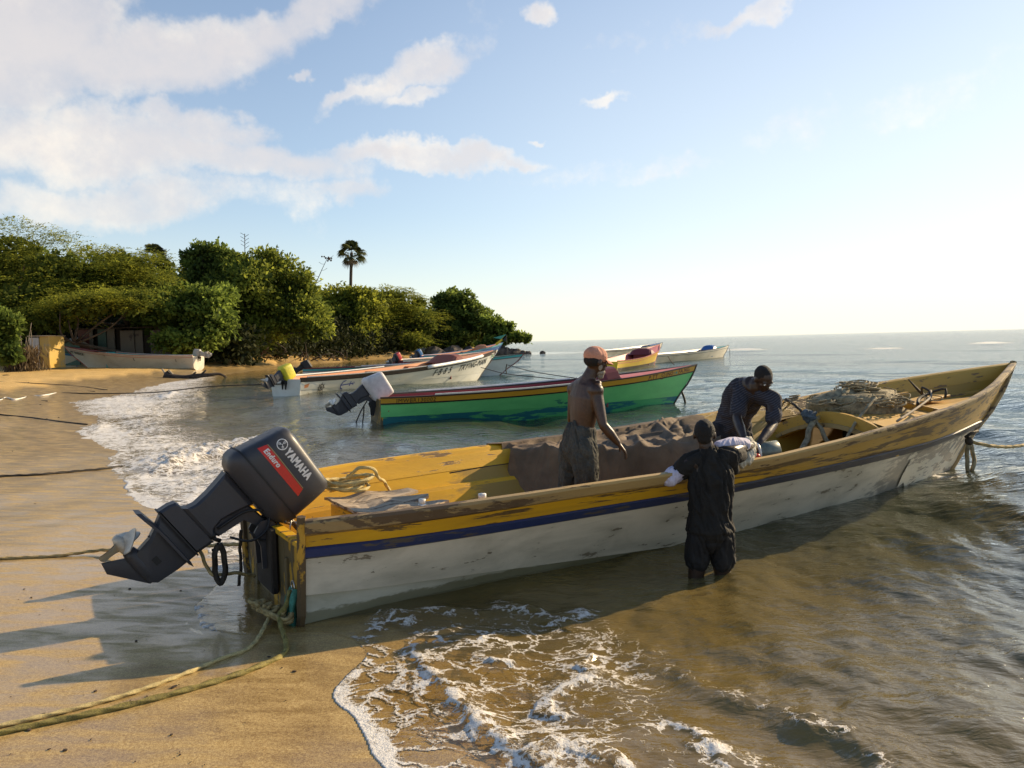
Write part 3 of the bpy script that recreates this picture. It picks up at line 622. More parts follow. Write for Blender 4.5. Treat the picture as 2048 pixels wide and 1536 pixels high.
# ------------------------------------------------------------------ outboard motor (its own frame: x aft -> forward, y across, z up along the leg)
def motor(name, label, loc, rz, tilt, group=None, cowl=None, cover=None, decal=False, leg=None, scale=1.0, simple=False, propm=None):
    """tilt: angle of the leg above the horizontal plane; loc: the point of the clamp"""
    root = empty(name, label, 'outboard motor', loc, rz, group); al = tilt
    A = np.array([[math.sin(al), 0, math.cos(al)], [0, 1, 0], [-math.cos(al), 0, math.sin(al)]]) * scale
    def put(o):
        me = o.data; V = np.array([v.co[:] for v in me.vertices]); V = V @ A.T; me.vertices.foreach_set('co', V.ravel()); me.update(); return o
    leg = leg or M['motor_leg']; cowl = cowl or M['motor']
    # cowl: lofted rounded sections
    def loft(secs, nm, mt, n=44, ex=5.0):
        V = []; Fc = []
        for (z, x0, x1, hw, zt) in secs:
            for k in range(n):
                a = 2 * math.pi * k / n; c_, s_ = math.cos(a), math.sin(a)
                cx = math.copysign(abs(c_) ** (2 / ex), c_); sy = math.copysign(abs(s_) ** (2 / ex), s_)
                V.append(((x0 + x1) / 2 + cx * (x1 - x0) / 2, sy * hw, z + zt * cx))
        m_ = len(secs)
        for i in range(m_ - 1):
            for k in range(n): Fc.append((i * n + k, i * n + (k + 1) % n, (i + 1) * n + (k + 1) % n, (i + 1) * n + k))
        Fc += [tuple(range(n - 1, -1, -1)), tuple((m_ - 1) * n + k for k in range(n))]
        o = mobj(nm, V, Fc, mt, root, True); put(o); fixn(o); o.data.set_sharp_from_angle(angle=math.radians(48)); return o
    cb = .133
    ctop = [(cb, -.470, .152, .178, 0), (cb + .03, -.474, .156, .182, 0), (.30, -.442, .158, .180, -.003), (.42, -.415, .156, .170, -.008), (.462, -.404, .150, .155, -.010), (.482, -.385, .130, .128, -.012), (.490, -.33, .09, .09, -.012)]
    cw = loft(ctop, 'cowl', cover or cowl)
    pan = loft([(-.012, -.40, .075, .105, 0), (.01, -.450, .098, .135, 0), (.06, -.492, .146, .172, 0), (.105, -.497, .160, .186, 0), (cb - .003, -.490, .162, .188, 0)], 'lower_cowl', cover or leg)
    if not simple:
        loft([(cb - .006, -.494, .166, .191, 0), (cb + .006, -.494, .166, .191, 0)], 'cowl_seal', M['rubber'])
        b = MB(); b.ball((.105, -.187, .055), .011, 8); put(b.build('latch', M['rubber'], root))
    # leg
    def leg_part(nm, poly, hw, mt, inset=.16):
        b = MB(); b.prism(poly, -hw, hw, inset); o = put(b.build(nm, mt, root)); fixn(o); o.data.polygons.foreach_set('use_smooth', [True] * len(o.data.polygons)); o.data.set_sharp_from_angle(angle=math.radians(25)); return o
    leg_part('exhaust_housing', [(-.41, -.02), (-.393, -.108), (-.378, -.20), (-.372, -.30), (-.385, -.355), (-.41, -.382), (-.10, -.382), (-.15, -.34), (-.17, -.25), (-.145, -.13), (-.11, -.015)], .078, leg)
    leg_part('lower_housing', [(-.44, -.378), (-.468, -.388), (-.484, -.43), (-.492, -.50), (-.10, -.50), (-.090, -.42), (-.085, -.375)], .066, leg, .1)
    leg_part('gearcase', [(-.470, -.506), (-.42, -.59), (-.385, -.66), (-.372, -.74), (-.36, -.80), (-.16, -.84), (-.118, -.80), (-.098, -.66), (-.092, -.506)], .052, leg, .25)
    leg_part('skeg', [(-.36, -.79), (-.385, -.85), (-.455, -.965), (-.378, -.985), (-.14, -.842), (-.13, -.80)], .014, leg, .1)
    b = MB(); zc = -.80
    b.tube([(-.405, 0, zc), (-.37, 0, zc), (-.30, 0, zc), (-.20, 0, zc), (-.145, 0, zc), (-.115, 0, zc)], [.042, .050, .056, .054, .038, .010], 14); o = put(b.build('torpedo', leg, root, True))
    b = MB(); b.prism([(-.585, -.612), (-.56, -.585), (-.40, -.566), (-.09, -.566), (-.05, -.575), (-.09, -.588), (-.40, -.588)], -.105, .105, .25); put(b.build('antiventilation_plate', leg, root))
    if not simple:
        b = MB(); b.prism([(-.50, -.512), (-.50, -.500), (-.085, -.500), (-.085, -.512)], -.072, .072, .02); put(b.build('joint_plate', M['rubber'], root))
        b = MB(); b.prism([(-.39, -.60), (-.36, -.60), (-.345, -.655), (-.40, -.655)], -.008, .008); put(b.build('trim_tab', leg, root))
        b = MB(); b.box((-.245, -.053, -.715), (.055, .006, .04)); put(b.build('water_inlet', M['rubber'], root))
    # propeller: hub and three scooped blades
    pm = propm or M['prop']; hub = MB(); hub.tube([(-.405, 0, zc), (-.43, 0, zc), (-.50, 0, zc), (-.535, 0, zc)], [.036, .040, .038, .020], 12); hb_ = put(hub.build('propeller', pm, root, True))
    for k in range(3):
        a0 = 2 * math.pi * k / 3 + .5; V = []; Fc = []; nr, nc = 7, 7
        for i in range(nr):
            r_ = .030 + .128 * i / (nr - 1); wdt = .068 * math.sin(math.pi * min(1, .28 + .60 * i / (nr - 1))) ** .8 / max(r_, .055)
            for j in range(nc):
                tj = j / (nc - 1) - .5; a = a0 + tj * 1.75 * math.sin(math.pi * (.30 + .58 * i / (nr - 1))) ** .7; V.append((-.468 + tj * .075 + (r_ - .03) * -.05, r_ * math.cos(a), zc + r_ * math.sin(a)))
        for i in range(nr - 1):
            for j in range(nc - 1): Fc.append((i * nc + j, i * nc + j + 1, (i + 1) * nc + j + 1, (i + 1) * nc + j))
        n0 = len(V); V2 = V + [(p[0] + .006, p[1], p[2]) for p in V]; F2 = Fc + [tuple(q + n0 for q in f[::-1]) for f in Fc]
        o = put(mobj('blade', V2, F2, pm, root, True)); o.parent = hb_
    # clamp bracket and swivel
    b = MB()
    for sy in (-.085, .085): b.prism([(.02, -.02), (.10, -.005), (.135, -.06), (.15, -.12), (.115, -.15), (.09, -.35), (.05, -.36), (.03, -.20), (-.02, -.10)], sy - .012, sy + .012)
    # bracket stays upright on the transom: undo the tilt about the pivot
    piv = np.array([.06, 0, -.05]); ca = math.pi / 2 - al; Rb = rotm('Y', -ca * .92)
    b.v = [tuple(piv + Rb @ (np.array(p) - piv)) for p in b.v]; put(b.build('clamp_bracket', M['rubber'] if simple else leg, root))
    b = MB(); b.prism([(-.17, -.05), (.04, -.02), (.075, -.05), (.04, -.09), (-.06, -.13), (-.09, -.33), (-.16, -.36), (-.175, -.25)], -.045, .045, .1); put(b.build('swivel_bracket', leg, root))
    if not simple:
        b = MB(); b.tube([(-.10, 0, -.36), (-.13, -.03, -.38), (-.10, -.04, -.42)], .014, 6); b.tube([(-.16, -.05, -.33), (-.10, -.06, -.36), (-.06, -.05, -.34)], .016, 6); b.ball((-.13, -.055, -.355), .028, 8); b.tube([(-.06, -.04, -.36), (-.02, -.05, -.39), (-.05, -.05, -.42)], .010, 6); put(b.build('tilt_lock', M['rubber'], root, True))
        b = MB(); b.tube(spline([(.02, -.10, .02), (.08, -.13, -.08), (.06, -.12, -.20), (-.05, -.10, -.28)], 14), .009, 6); b.tube(spline([(.05, -.08, .05), (.16, -.10, -.02), (.13, -.10, -.13), (.02, -.08, -.16)], 14), .008, 6); b.tube(spline([(-.05, -.12, .0), (-.12, -.10, -.10), (-.14, -.06, -.30)], 14), .010, 6); put(b.build('cable', M['rubber'], root, True))
        b = MB(); b.tube([(.12, -.07, .06), (.22, -.085, .12), (.33, -.10, .20)], [.022, .018, .016], 10); b.box((.20, -.085, .10), (.09, .03, .035), bev=.006); th_ = put(b.build('tiller_arm', M['steel'], root, True))
        b = MB(); b.tube([(.33, -.10, .20), (.41, -.11, .255), (.445, -.115, .28)], [.021, .023, .020], 12); o = put(b.build('grip', M['rubber'], root, True)); o.parent = th_
        b = MB(); b.tube([(.145, -.10, .20), (.155, -.10, .10)], .006, 6); b.tube([(.13, -.13, .115), (.18, -.15, .05), (.20, -.14, .02)], .006, 6); put(b.build('fitting', M['steel'], root, True))
    if decal:
        # positions in the motor frame (x, z) on the near side; follow the curved side of the cowl
        def on(x_, z_, o_=.003):
            zz = [s_[0] for s_ in ctop]; hw = np.interp(z_, zz, [s_[3] for s_ in ctop]); x0 = np.interp(z_, zz, [s_[1] for s_ in ctop]); x1 = np.interp(z_, zz, [s_[2] for s_ in ctop])
            cx = min(.999, abs((x_ - (x0 + x1) / 2) / ((x1 - x0) / 2))); sy = (1 - cx ** 5.0) ** (1 / 5.0); return (x_, -(hw * sy + o_), z_)
        def quad(nm, poly, mt, o_=.002, nn=14):
            (a, b_, c_, d_) = [np.array(p) for p in poly]; V = []; Fc = []
            for i in range(nn + 1):
                t_ = i / nn; p = a + (d_ - a) * t_; q = b_ + (c_ - b_) * t_
                for j in range(4): V.append(on(*(p + (q - p) * j / 3), o_))
            for i in range(nn):
                for j in range(3): Fc.append((4 * i + j, 4 * i + j + 1, 4 * i + j + 5, 4 * i + j + 4))
            return put(mobj(nm, V, Fc, mt, root, True))
        quad('stripe', [(-.424, .236), (-.402, .302), (.010, .292), (.026, .236)], M['red_decal'])
        quad('stripe_edge', [(-.402, .305), (-.400, .311), (.004, .301), (.007, .295)], M['gold_decal'])
        put(letter('model_lettering', 'Enduro', .056, lambda a, b_, c_: on(-.388 + a, .252 + b_ * .95, .004 + c_), M['white_decal'], root, .85, .004, .1))
        put(letter('maker_lettering', 'YAMAHA', .080, lambda a, b_, c_: on(-.285 + a, .352 + b_ * 1.0 , .003 + c_), M['white_decal'], root, .74, .006))
        b = MB(); V = []; cx0, cz0, ro = -.335, .383, .040
        def ringf(r0, r1, n=28):
            base = len(b.v); b.v += [on(cx0 + r * math.cos(2 * math.pi * k / n), cz0 + r * math.sin(2 * math.pi * k / n), .003) for k in range(n) for r in (r0, r1)]
            b.f += [(base + 2 * k, base + 2 * k + 1, base + (2 * k + 3) % (2 * n), base + (2 * k + 2) % (2 * n)) for k in range(n)]; b.mi += [0] * n
        ringf(.034, .040)
        for k in range(3):
            a = math.pi / 2 + k * 2 * math.pi / 3; d_ = np.array([math.cos(a), math.sin(a)]); nn = np.array([-d_[1], d_[0]])
            def bar(p, q, w_):
                p, q = np.array(p), np.array(q); m_ = (q - p) / np.linalg.norm(q - p); s_ = np.array([-m_[1], m_[0]]) * w_
                base = len(b.v); b.v += [on(cx0 + r[0], cz0 + r[1], .0035) for r in (p - s_, p + s_, q + s_, q - s_)]; b.f.append((base, base + 1, base + 2, base + 3)); b.mi.append(0)
            bar(d_ * -.002, d_ * .016, .0016); bar(d_ * .014 - nn * .0065, d_ * .014 + nn * .0065, .0014)
            for sg in (-1, 0, 1): bar(d_ * .014 + nn * sg * .0062, d_ * .031 + nn * sg * .0062, .0014)
        put(mobj('emblem', b.v, b.f, M['white_decal'], root))
    return root

# ------------------------------------------------------------------ the big yellow, blue and white boat
H0 = Hull(); boat = empty('fishing_boat', 'long yellow, blue and white wooden fishing boat with its stern on the sand', 'boat', BS, TH)
lap = lambda q: max(-.06, .20 - .62 * q); b0 = lambda q: .445 + .06 * q; b1 = lambda q: .520 + .09 * q
capz = lambda q: H0.zg(q) - .105 - .01 * q
for sd_ in (-1, 1):
    H0.strip('bottom_plank', lambda q: [(-.30, 0), (-.27, -.0), (-.2, -.005), (-.1, -.012), (min(0, lap(q) - .01), -.016), (lap(q) - .005, -.020), (lap(q), -.022), (lap(q), -.05), (-.1, -.04), (-.30, -.02)], M['hull_white_low'], boat, sd_)
    H0.strip('hull_plank', band(lap, lambda q: b0(q) - .002, 0, .03), M['hull_white'], boat, sd_)
    H0.strip('rub_rail', lambda q: [(b0(q), .004), (b0(q) + .012, .022), (b1(q) - .012, .022), (b1(q), .004), (b1(q), -.02), (b0(q), -.02)], M['blue'], boat, sd_)
    H0.strip('topside_plank', band(lambda q: b1(q) + .002, lambda q: capz(q) - .002, 0, .03), M['yellow_out'], boat, sd_)
    H0.strip('gunwale', lambda q: [(capz(q), .004), (capz(q) + .02, .036), (H0.zg(q) - .02, .042), (H0.zg(q), .028), (H0.zg(q) + .003, -.03), (H0.zg(q) - .012, -.05), (capz(q), -.045)], M['cap'] if sd_ < 0 else M['yellow_rim'], boat, sd_, 0, 1, 60)
    H0.strip('inner_rim', lambda q: [(capz(q) + .06, -.051), (capz(q) - .07, -.056), (capz(q) - .07, -.07), (capz(q) + .06, -.065)], M['yellow_rim'], boat, sd_, .01, .985)
    H0.strip('inner_side', lambda q: [(capz(q) - .07, -.050), (capz(q) - .20, -.056), (capz(q) - .20, -.07), (capz(q) - .07, -.066)], M['yellow_in'], boat, sd_, .01, .975)
    H0.strip('inner_stringer', lambda q: [(capz(q) - .185, -.054), (capz(q) - .185, -.105), (capz(q) - .215, -.105), (capz(q) - .215, -.054)], M['yellow_rim'], boat, sd_, .01, .96)
    H0.strip('inner_lining', lambda q: [(capz(q) - .215, -.085), (.07, -.075), (.07, -.095), (capz(q) - .215, -.11)], M['yellow_in'], boat, sd_, .01, .955)
# splintered, scuffed skin at the forefoot: a patch lying just proud of the near planks
def scuff_patch():
    V = []; Fc = []; nu, nz_ = 26, 9
    for i in range(nu):
        for j in range(nz_):
            t_ = i / (nu - 1); u = 6.7 + 2.55 * t_ ; z0 = max(-.25, .40 - 2.4 * t_ + .1 * math.sin(i * 1.7)); z1 = .47 + .02 * math.sin(i * 2.3); zz = z0 + (z1 - z0) * j / (nz_ - 1)
            um = float(np.interp(zz, H0.zs, H0.us)); V.append(H0.uz(min(u, um), zz, -1, .004 + .004 * random.random()))
    for i in range(nu - 1):
        for j in range(nz_ - 1): Fc.append((i * nz_ + j, i * nz_ + j + 1, (i + 1) * nz_ + j + 1, (i + 1) * nz_ + j))
    return mobj('scuffed_skin', V, Fc, M['hull_scuff'], boat)
scuff_patch()
# stem post
b = MB(); zz = np.linspace(-.3, 1.345, 14); b.tube([(float(np.interp(z_, H0.zs, H0.us)) - .01, 0, z_) for z_ in zz], np.array([(.045, .035)] * 14), 8, flat=(0, 1, 0)); b.build('stem_post', M['cap'], boat)
# floor boards
q_ = np.linspace(.004, .93, 30)
for k in range(9):
    t0, t1 = -1 + 2 * k / 9 + .008, -1 + 2 * (k + 1) / 9 - .008; V = []; Fc = []
    for q in q_:
        hw = abs(H0.pt(q, .085, 1, -.08)[1]); u = H0.pt(q, .085, 1)[0]
        V += [(u, t0 * hw, .085), (u, t1 * hw, .085), (u, t0 * hw, .06), (u, t1 * hw, .06)]
    for i in range(len(q_) - 1):
        a = 4 * i; Fc += [(a, a + 4, a + 5, a + 1), (a + 2, a + 3, a + 7, a + 6), (a, a + 2, a + 6, a + 4), (a + 1, a + 5, a + 7, a + 3)]
    mobj('floor_board', V, Fc, M['yellow_in'], boat)
# transom: planks, sloping top, corner posts
def tz(v): return .50
for k in range(7):
    v0, v1 = -.78 + k * .2232, -.78 + (k + 1) * .2232 - .006; b = MB()
    def cl(v, z): 
        hb = abs(H0.pt(0, z, 1, -.03)[1]); return max(-hb, min(hb, v))
    zs_ = np.linspace(-.3, tz(0), 8); V = []; Fc = []
    for z_ in zs_: V += [(.0, cl(v0, z_), z_), (.0, cl(v1, z_), z_), (.05, cl(v1, z_), z_), (.05, cl(v0, z_), z_)]
    for i in range(7):
        for j in range(4): Fc.append((4 * i + j, 4 * i + (j + 1) % 4, 4 * i + 4 + (j + 1) % 4, 4 * i + 4 + j))
    Fc += [(0, 3, 2, 1), (28, 29, 30, 31)]; fixn(mobj('transom_plank', V, Fc, M['transom'], boat))
b = MB(); b.box((.022, 0, .515), (.085, 1.50, .035), bev=.008); b.build('transom_cap', M['yellow_rim'], boat)
for sd_ in (-1, 1):
    b = MB(); b.tube([H0.pt(0, z_, sd_, -.005) + [-.012, 0, 0] for z_ in np.linspace(-.03, .725, 8)], np.array([(.030, .036)] * 8), 6, flat=(1, 0, 0)); b.build('corner_post', M['post'], boat)
b = MB(); b.box((-.035, .0, .30), (.05, .42, .46), bev=.01); b.build('motor_pad', M['dark_in'], boat)
b = MB(); b.box((-.005, -.42, .10), (.03, .05, .55), bev=.005); b.build('transom_brace', M['transom'], boat)
b = MB(); b.box((-.005, .42, .10), (.03, .05, .55), bev=.005); b.build('transom_brace', M['transom'], boat)
# stern bench: weathered broken board over a box
V = []; Fc = []; nx, ny = 12, 9
for i in range(nx):
    for j in range(ny):
        x_ = .42 + .75 * i / (nx - 1) * (.8 + .2 * math.sin(j * 2.2)); y_ = -.70 + .75 * j / (ny - 1); V.append((x_, y_, .655 + .012 * math.sin(x_ * 19) + .006 * math.sin(y_ * 31 + x_ * 9)))
n_ = len(V); V += [(a, b_, c_ - .02) for a, b_, c_ in V]
for i in range(nx - 1):
    for j in range(ny - 1): f = (i * ny + j, (i + 1) * ny + j, (i + 1) * ny + j + 1, i * ny + j + 1); Fc += [f, tuple(q + n_ for q in f[::-1])]
for i in range(nx - 1): Fc += [(i * ny, i * ny + n_, (i + 1) * ny + n_, (i + 1) * ny), (i * ny + ny - 1, (i + 1) * ny + ny - 1, (i + 1) * ny + ny - 1 + n_, i * ny + ny - 1 + n_)]
for j in range(ny - 1): Fc += [(j, j + 1, j + 1 + n_, j + n_), ((nx - 1) * ny + j, (nx - 1) * ny + j + n_, (nx - 1) * ny + j + 1 + n_, (nx - 1) * ny + j + 1)]
mobj('bench_board', V, Fc, M['grey_wood'], boat)
b = MB(); b.box((.50, -.30, .34), (.04, .78, .52), bev=.006); b.box((.80, -.02, .34), (.55, .03, .52), bev=.006); b.build('bench_box', M['yellow_rim'], boat)
# foredeck, beams and the cambered hatch arch
def arch(u0, vz, h_, th, tk, name, mat, v0=-.9, v1=.9, cam_=.16, skew=0.0):
    V = []; Fc = []; n = 18
    for i in range(n):
        v = v0 + (v1 - v0) * i / (n - 1); t_ = (v - (v0 + v1) / 2) / ((v1 - v0) / 2); z_ = vz + cam_ * (1 - t_ * t_); u = u0 + skew * v
        V += [(u, v, z_), (u + tk, v, z_), (u + tk, v, z_ - h_), (u, v, z_ - h_)]
    for i in range(n - 1):
        a = 4 * i
        for j in range(4): Fc.append((a + j, a + (j + 1) % 4, a + 4 + (j + 1) % 4, a + 4 + j))
    Fc += [(0, 3, 2, 1), (4 * n - 4, 4 * n - 3, 4 * n - 2, 4 * n - 1)]; return fixn(mobj(name, V, Fc, mat, boat))
arch(6.25, .68, .18, .17, .05, 'hatch_arch', M['yellow_rim'], -.80, .80, .24)
arch(6.21, .57, .045, .0, .05, 'hatch_trim', M['cap'], -.78, .78, .22)
arch(7.55, .86, .12, .0, .05, 'deck_beam', M['yellow_rim'], -.60, .60, .08)
b = MB(); b.box((6.9, 0, .46), (.03, .6, .34)); b.build('hold_shade_board', M['dark_in'], boat)  # near-black board, the shade inside the hold is put in its colour
for k in range(9):
    t0, t1 = -1 + 2 * k / 9 + .006, -1 + 2 * (k + 1) / 9 - .006; V = []; Fc = []; us_ = np.linspace(6.3, 9.35, 12)
    for u in us_:
        hw = max(.0, abs(H0.uz(u, .70, 1, -.07)[1]) - .01)
        for tt in (t0, t1):
            zt = .74 + (u - 6.3) * .065 + .14 * (1 - tt * tt) * max(0, 1 - (u - 6.3) / 2.2); V += [(u, tt * hw, zt), (u, tt * hw, zt - .022)]
    for i in range(len(us_) - 1):
        a = 4 * i; Fc += [(a, a + 4, a + 6, a + 2), (a + 1, a + 3, a + 7, a + 5), (a, a + 1, a + 5, a + 4), (a + 2, a + 6, a + 7, a + 3)]
    mobj('foredeck_plank', V, Fc, M['deck_wood'] if k % 3 else M['yellow_rim'], boat)
for u, s_ in ((5.75, 1), (5.75, -1)):
    P = [H0.uz(u, z_, s_, -.10) for z_ in (.09, .25, .42, .58, .66)]; b = MB(); b.tube(P, np.array([(.022, .03)] * 5), 6, flat=(1, 0, 0)); b.build('rib', M['yellow_rim'], boat)
def bw_(u, v, z_): return BS + BE * u + BN * v + np.array([0, 0, z_])

# motor hung on the transom
main_motor = motor('outboard_motor', 'big charcoal outboard motor with red stripe, tilted up on the stern of the yellow boat', bw_(-.05, 0, .62), TH, math.radians(36), decal=True)

# ------------------------------------------------------------------ ropes
def rope(name, pts, r, mat, label=None, cat='rope', parent=None, n=None, strands=True, group=None):
    P = spline(pts, n or max(12, int(sum(np.linalg.norm(np.diff(np.asarray(pts, float), axis=0), axis=1)) / .012 if strands else 24)))
    if len(P) > 700: P = spline(pts, 700)
    b = MB(); b.tube(P, r, 9 if strands else 6, prof=.22 if strands else None, twist=(.9 / (r * 4)) if strands else 0)
    o = b.build(name, mat, parent, True)
    return T(o, label, cat if label else None, group)
def coil(c, r0, r1, turns, dz, n=90, sq=.75, wob=.15, ph=0):
    t_ = np.linspace(0, 1, n); a = t_ * turns * 2 * math.pi + ph; r = r0 + (r1 - r0) * t_ + wob * r0 * np.sin(a * 1.37 + ph)
    return np.stack([c[0] + r * np.cos(a), c[1] + r * sq * np.sin(a), c[2] + dz * t_ + .01 * np.sin(a * 2.1)], -1)

# ------------------------------------------------------------------ other boats
def uvrot(rz): return np.array([math.cos(rz), math.sin(rz), 0]), np.array([-math.sin(rz), math.cos(rz), 0])
def make_boat(name, label, stern, bow, zg, cols, bs=.82, group=None, base=0.0, bench=True, rake=1.0, mot=None, deck=.76, arch_=None, rail=None):
    """stern, bow: ground points of the stern and of the stem at the waterline. cols: low, hull, band, cap, inner, deck"""
    s0 = np.asarray(stern, float)[:2]; b_0 = np.asarray(bow, float)[:2]; d = b_0 - s0; rz = math.atan2(d[1], d[0]); over = (10.17 - 8.64) * zg[1] / 1.34 * rake
    L = np.linalg.norm(d) + over; Hh = Hull(L, 1.0, bs, zg, rake=rake); root = empty(name, label, 'boat', (s0[0], s0[1], base), rz, group)
    low, hull, bandc, capc, inner, deckc = cols; capw = .045
    zb = lambda q: Hh.zg(q) - .17 - .03 * q; zl = lambda q: .22 * zg[0] / .68 + .05 * q * q
    for s_ in (-1, 1):
        Hh.strip('bottom_plank', lambda q: [(-.30, 0), (-.2, -.003), (-.08, -.006), (0, -.01), (zl(q), -.012), (zl(q), -.04), (-.30, -.02)], low, root, s_, n=26)
        Hh.strip('hull_plank', band(lambda q: zl(q) + .002, lambda q: zb(q) - .002, .0, .03), hull, root, s_, n=26)
        Hh.strip('topside_plank', band(lambda q: zb(q) + .03, lambda q: Hh.zg(q) - .035, .004, .03), bandc, root, s_, n=26)
        Hh.strip('rub_rail', band(zb, lambda q: zb(q) + .028, .018, .04), M['black_paint'] if cols[3] is M.get('dark_rail') else capc, root, s_, n=26)
        Hh.strip('gunwale', lambda q: [(Hh.zg(q) - .034, .03), (Hh.zg(q), .03), (Hh.zg(q), -.04), (Hh.zg(q) - .034, -.04)], capc, root, s_, n=26)
        Hh.strip('inner_side', lambda q: [(Hh.zg(q) - .036, -.035), (.12, -.035), (.12, -.05), (Hh.zg(q) - .036, -.05)], inner, root, s_, 0, .97, n=22)
        if rail: Hh.strip('pipe_rail', lambda q: [(Hh.zg(q) + .002, .034), (Hh.zg(q) + .034, .034), (Hh.zg(q) + .034, -.034), (Hh.zg(q) + .002, -.034)], M['white_pvc'], root, s_, rail[0], rail[1], n=16)
    b = MB(); V = []; Fc = []; qs = np.linspace(.002, .95, 20)
    for q in qs: p_ = Hh.pt(q, .13, 1, -.05); V += [(p_[0], -p_[1], .13), (p_[0], p_[1], .13)]
    for i in range(19): Fc.append((2 * i, 2 * i + 2, 2 * i + 3, 2 * i + 1))
    mobj('floor', V, Fc, inner, root)
    zt = np.linspace(-.3, zg[0] - .06, 7); V = []; Fc = []
    for z_ in zt: hb = abs(Hh.pt(0, z_, 1, -.01)[1]); V += [(-.002, -hb, z_), (-.002, hb, z_), (.045, hb, z_), (.045, -hb, z_)]
    for i in range(6):
        for j in range(4): Fc.append((4 * i + j, 4 * i + (j + 1) % 4, 4 * i + 4 + (j + 1) % 4, 4 * i + 4 + j))
    Fc += [(0, 3, 2, 1), (24, 25, 26, 27)]; fixn(mobj('transom', V, Fc, hull if hull is not M.get('green') else M['transom'], root))
    V = []; Fc = []; qs = np.linspace(deck, .985, 12)
    for q in qs:
        p_ = Hh.pt(q, Hh.zg(q) - .10, 1, -.04); zc_ = Hh.zg(q) - .05
        for j in range(5): t_ = j / 4 * 2 - 1; V.append((p_[0], p_[1] * t_, zc_ + .05 * (1 - t_ * t_)))
    for i in range(11):
        for j in range(4): Fc.append((5 * i + j, 5 * i + 5 + j, 5 * i + 6 + j, 5 * i + 1 + j))
    mobj('foredeck', V, Fc, deckc, root)
    b = MB(); qd = deck; p_ = Hh.pt(qd, .4, 1, -.04); hw = abs(Hh.pt(qd, Hh.zg(qd) - .1, 1, -.04)[1]); b.box((p_[0], 0, (Hh.zg(qd) - .08 + .13) / 2), (.04, hw * 1.3, Hh.zg(qd) - .2)); b.build('bulkhead', arch_ or inner, root)
    if arch_:
        V = []; n = 12; u0 = Hh.pt(deck, Hh.zg(deck), 1)[0]; hw = abs(Hh.pt(deck, Hh.zg(deck), 1)[1]); Fc = []
        for i in range(n):
            t_ = -1 + 2 * i / (n - 1); hgt = .26 * (1 - abs(t_) ** 4) + .02; z_ = Hh.zg(deck) + hgt
            V += [(u0 - .75, t_ * hw * .92, Hh.zg(deck) - .12), (u0 - .35, t_ * hw * .9, z_ - .04), (u0, t_ * hw * .88, z_), (u0 + .08, t_ * hw * .9, Hh.zg(deck) - .02)]
        for i in range(n - 1):
            for j in range(3): Fc.append((4 * i + j, 4 * i + j + 1, 4 * i + 5 + j, 4 * i + 4 + j))
        Fc += [(0, 3, 2, 1), (4 * n - 4, 4 * n - 3, 4 * n - 2, 4 * n - 1)]; mobj('spray_hood', V, Fc, arch_, root)
    if bench:
        for qb in (.18, .42, .6):
            p_ = Hh.pt(qb, Hh.zg(qb) - .12, 1, -.04); b = MB(); b.box((p_[0], 0, Hh.zg(qb) - .12), (.24, 2 * p_[1], .03)); b.build('thwart', M['pale_wood'] if qb < .5 else inner, root)
    b = MB(); zz = np.linspace(-.3, zg[1], 9); b.tube([(float(np.interp(z_, Hh.zs, Hh.us)), 0, z_) for z_ in zz], .026, 6); b.build('stem_post', capc, root)
    if mot:
        ww = np.array([s0[0], s0[1], base]) + uvrot(rz)[0] * -.05 + np.array([0, 0, zg[0] - .06]); mot(ww, rz)
    return root, Hh, rz
def hull_text(root, Hh, body, u0, z0, size, mat, side=-1, xs=1.0, bold=.0, off=.006, sheer=None, name='lettering', shear=0):
    """lettering on the topside that follows the hull; z0 is measured down from the gunwale"""
    sg = 1 if side < 0 else -1
    def fn(a, b_, c_):
        u = u0 + sg * a; q = min(1, max(0, u / Hh.L)); base = Hh.zg(q) - z0; return Hh.uz(u, base + b_, side, off + c_)
    return letter(name, body, size, fn, mat, root, xs, bold, shear)
M['white_hull2'] = paint('white_boat_paint', (.68, .67, .60), (.30, .27, .20), .10, 4, (.5, 1, 1), .45, .15, (.45, .43, .32), .6)
M['tan_hull'] = paint('sandy_white_boat_paint', (.62, .57, .46), (.28, .24, .17), .10, 4, (.5, 1, 1), .5, .15, (.34, .29, .20), .6)
M['green'] = paint('green_boat_paint', (.16, .57, .19), (.02, .11, .10), .10, 3, (.5, 1, 1.5), .4, .15, (.03, .22, .08), .5)
M['green_low'] = paint('green_boat_bottom', (.10, .44, .15), (.02, .14, .16), .56, 2.2, (.35, 1, 2.4), .4, .2, (.02, .14, .10), .6)
M['ochre'] = paint('ochre_band_paint', (.56, .30, .025), (.30, .16, .03), .12, 6, (.3, 1, 1), .4, .15, (.40, .22, .03), .4)
M['yellow_boat'] = paint('bright_yellow_paint', (.76, .50, .012), (.60, .40, .08), .2, 5, (.4, 1, 1), .4, .15, (.50, .34, .05), .4)
M['dark_rail'] = paint('dark_brown_rail', (.05, .03, .022), (.10, .07, .05), .2, 8, (.3, 1, 1), .5, .2)
M['red_in'] = paint('dark_red_inside', (.30, .035, .035), (.14, .03, .03), .2, 5, (.5, 1, 1), .45, .2, (.20, .03, .03), .5)
M['pink_deck'] = paint('faded_red_deck', (.62, .16, .13), (.40, .10, .09), .2, 5, (.4, 1, 1), .5, .15, (.50, .12, .10), .4)
M['orange_in'] = paint('orange_inside', (.62, .24, .09), (.30, .13, .06), .16, 5, (.4, 1, 1), .5, .2, (.45, .18, .08), .5)
M['orange_deck'] = paint('orange_deck', (.70, .28, .10), (.40, .16, .07), .12, 5, (.4, 1, 1), .5, .15, (.60, .24, .10), .4)
M['brown_hood'] = paint('brown_hood_paint', (.28, .09, .055), (.16, .06, .04), .2, 5, (1, 1, 1), .5, .2, (.2, .07, .05), .4)
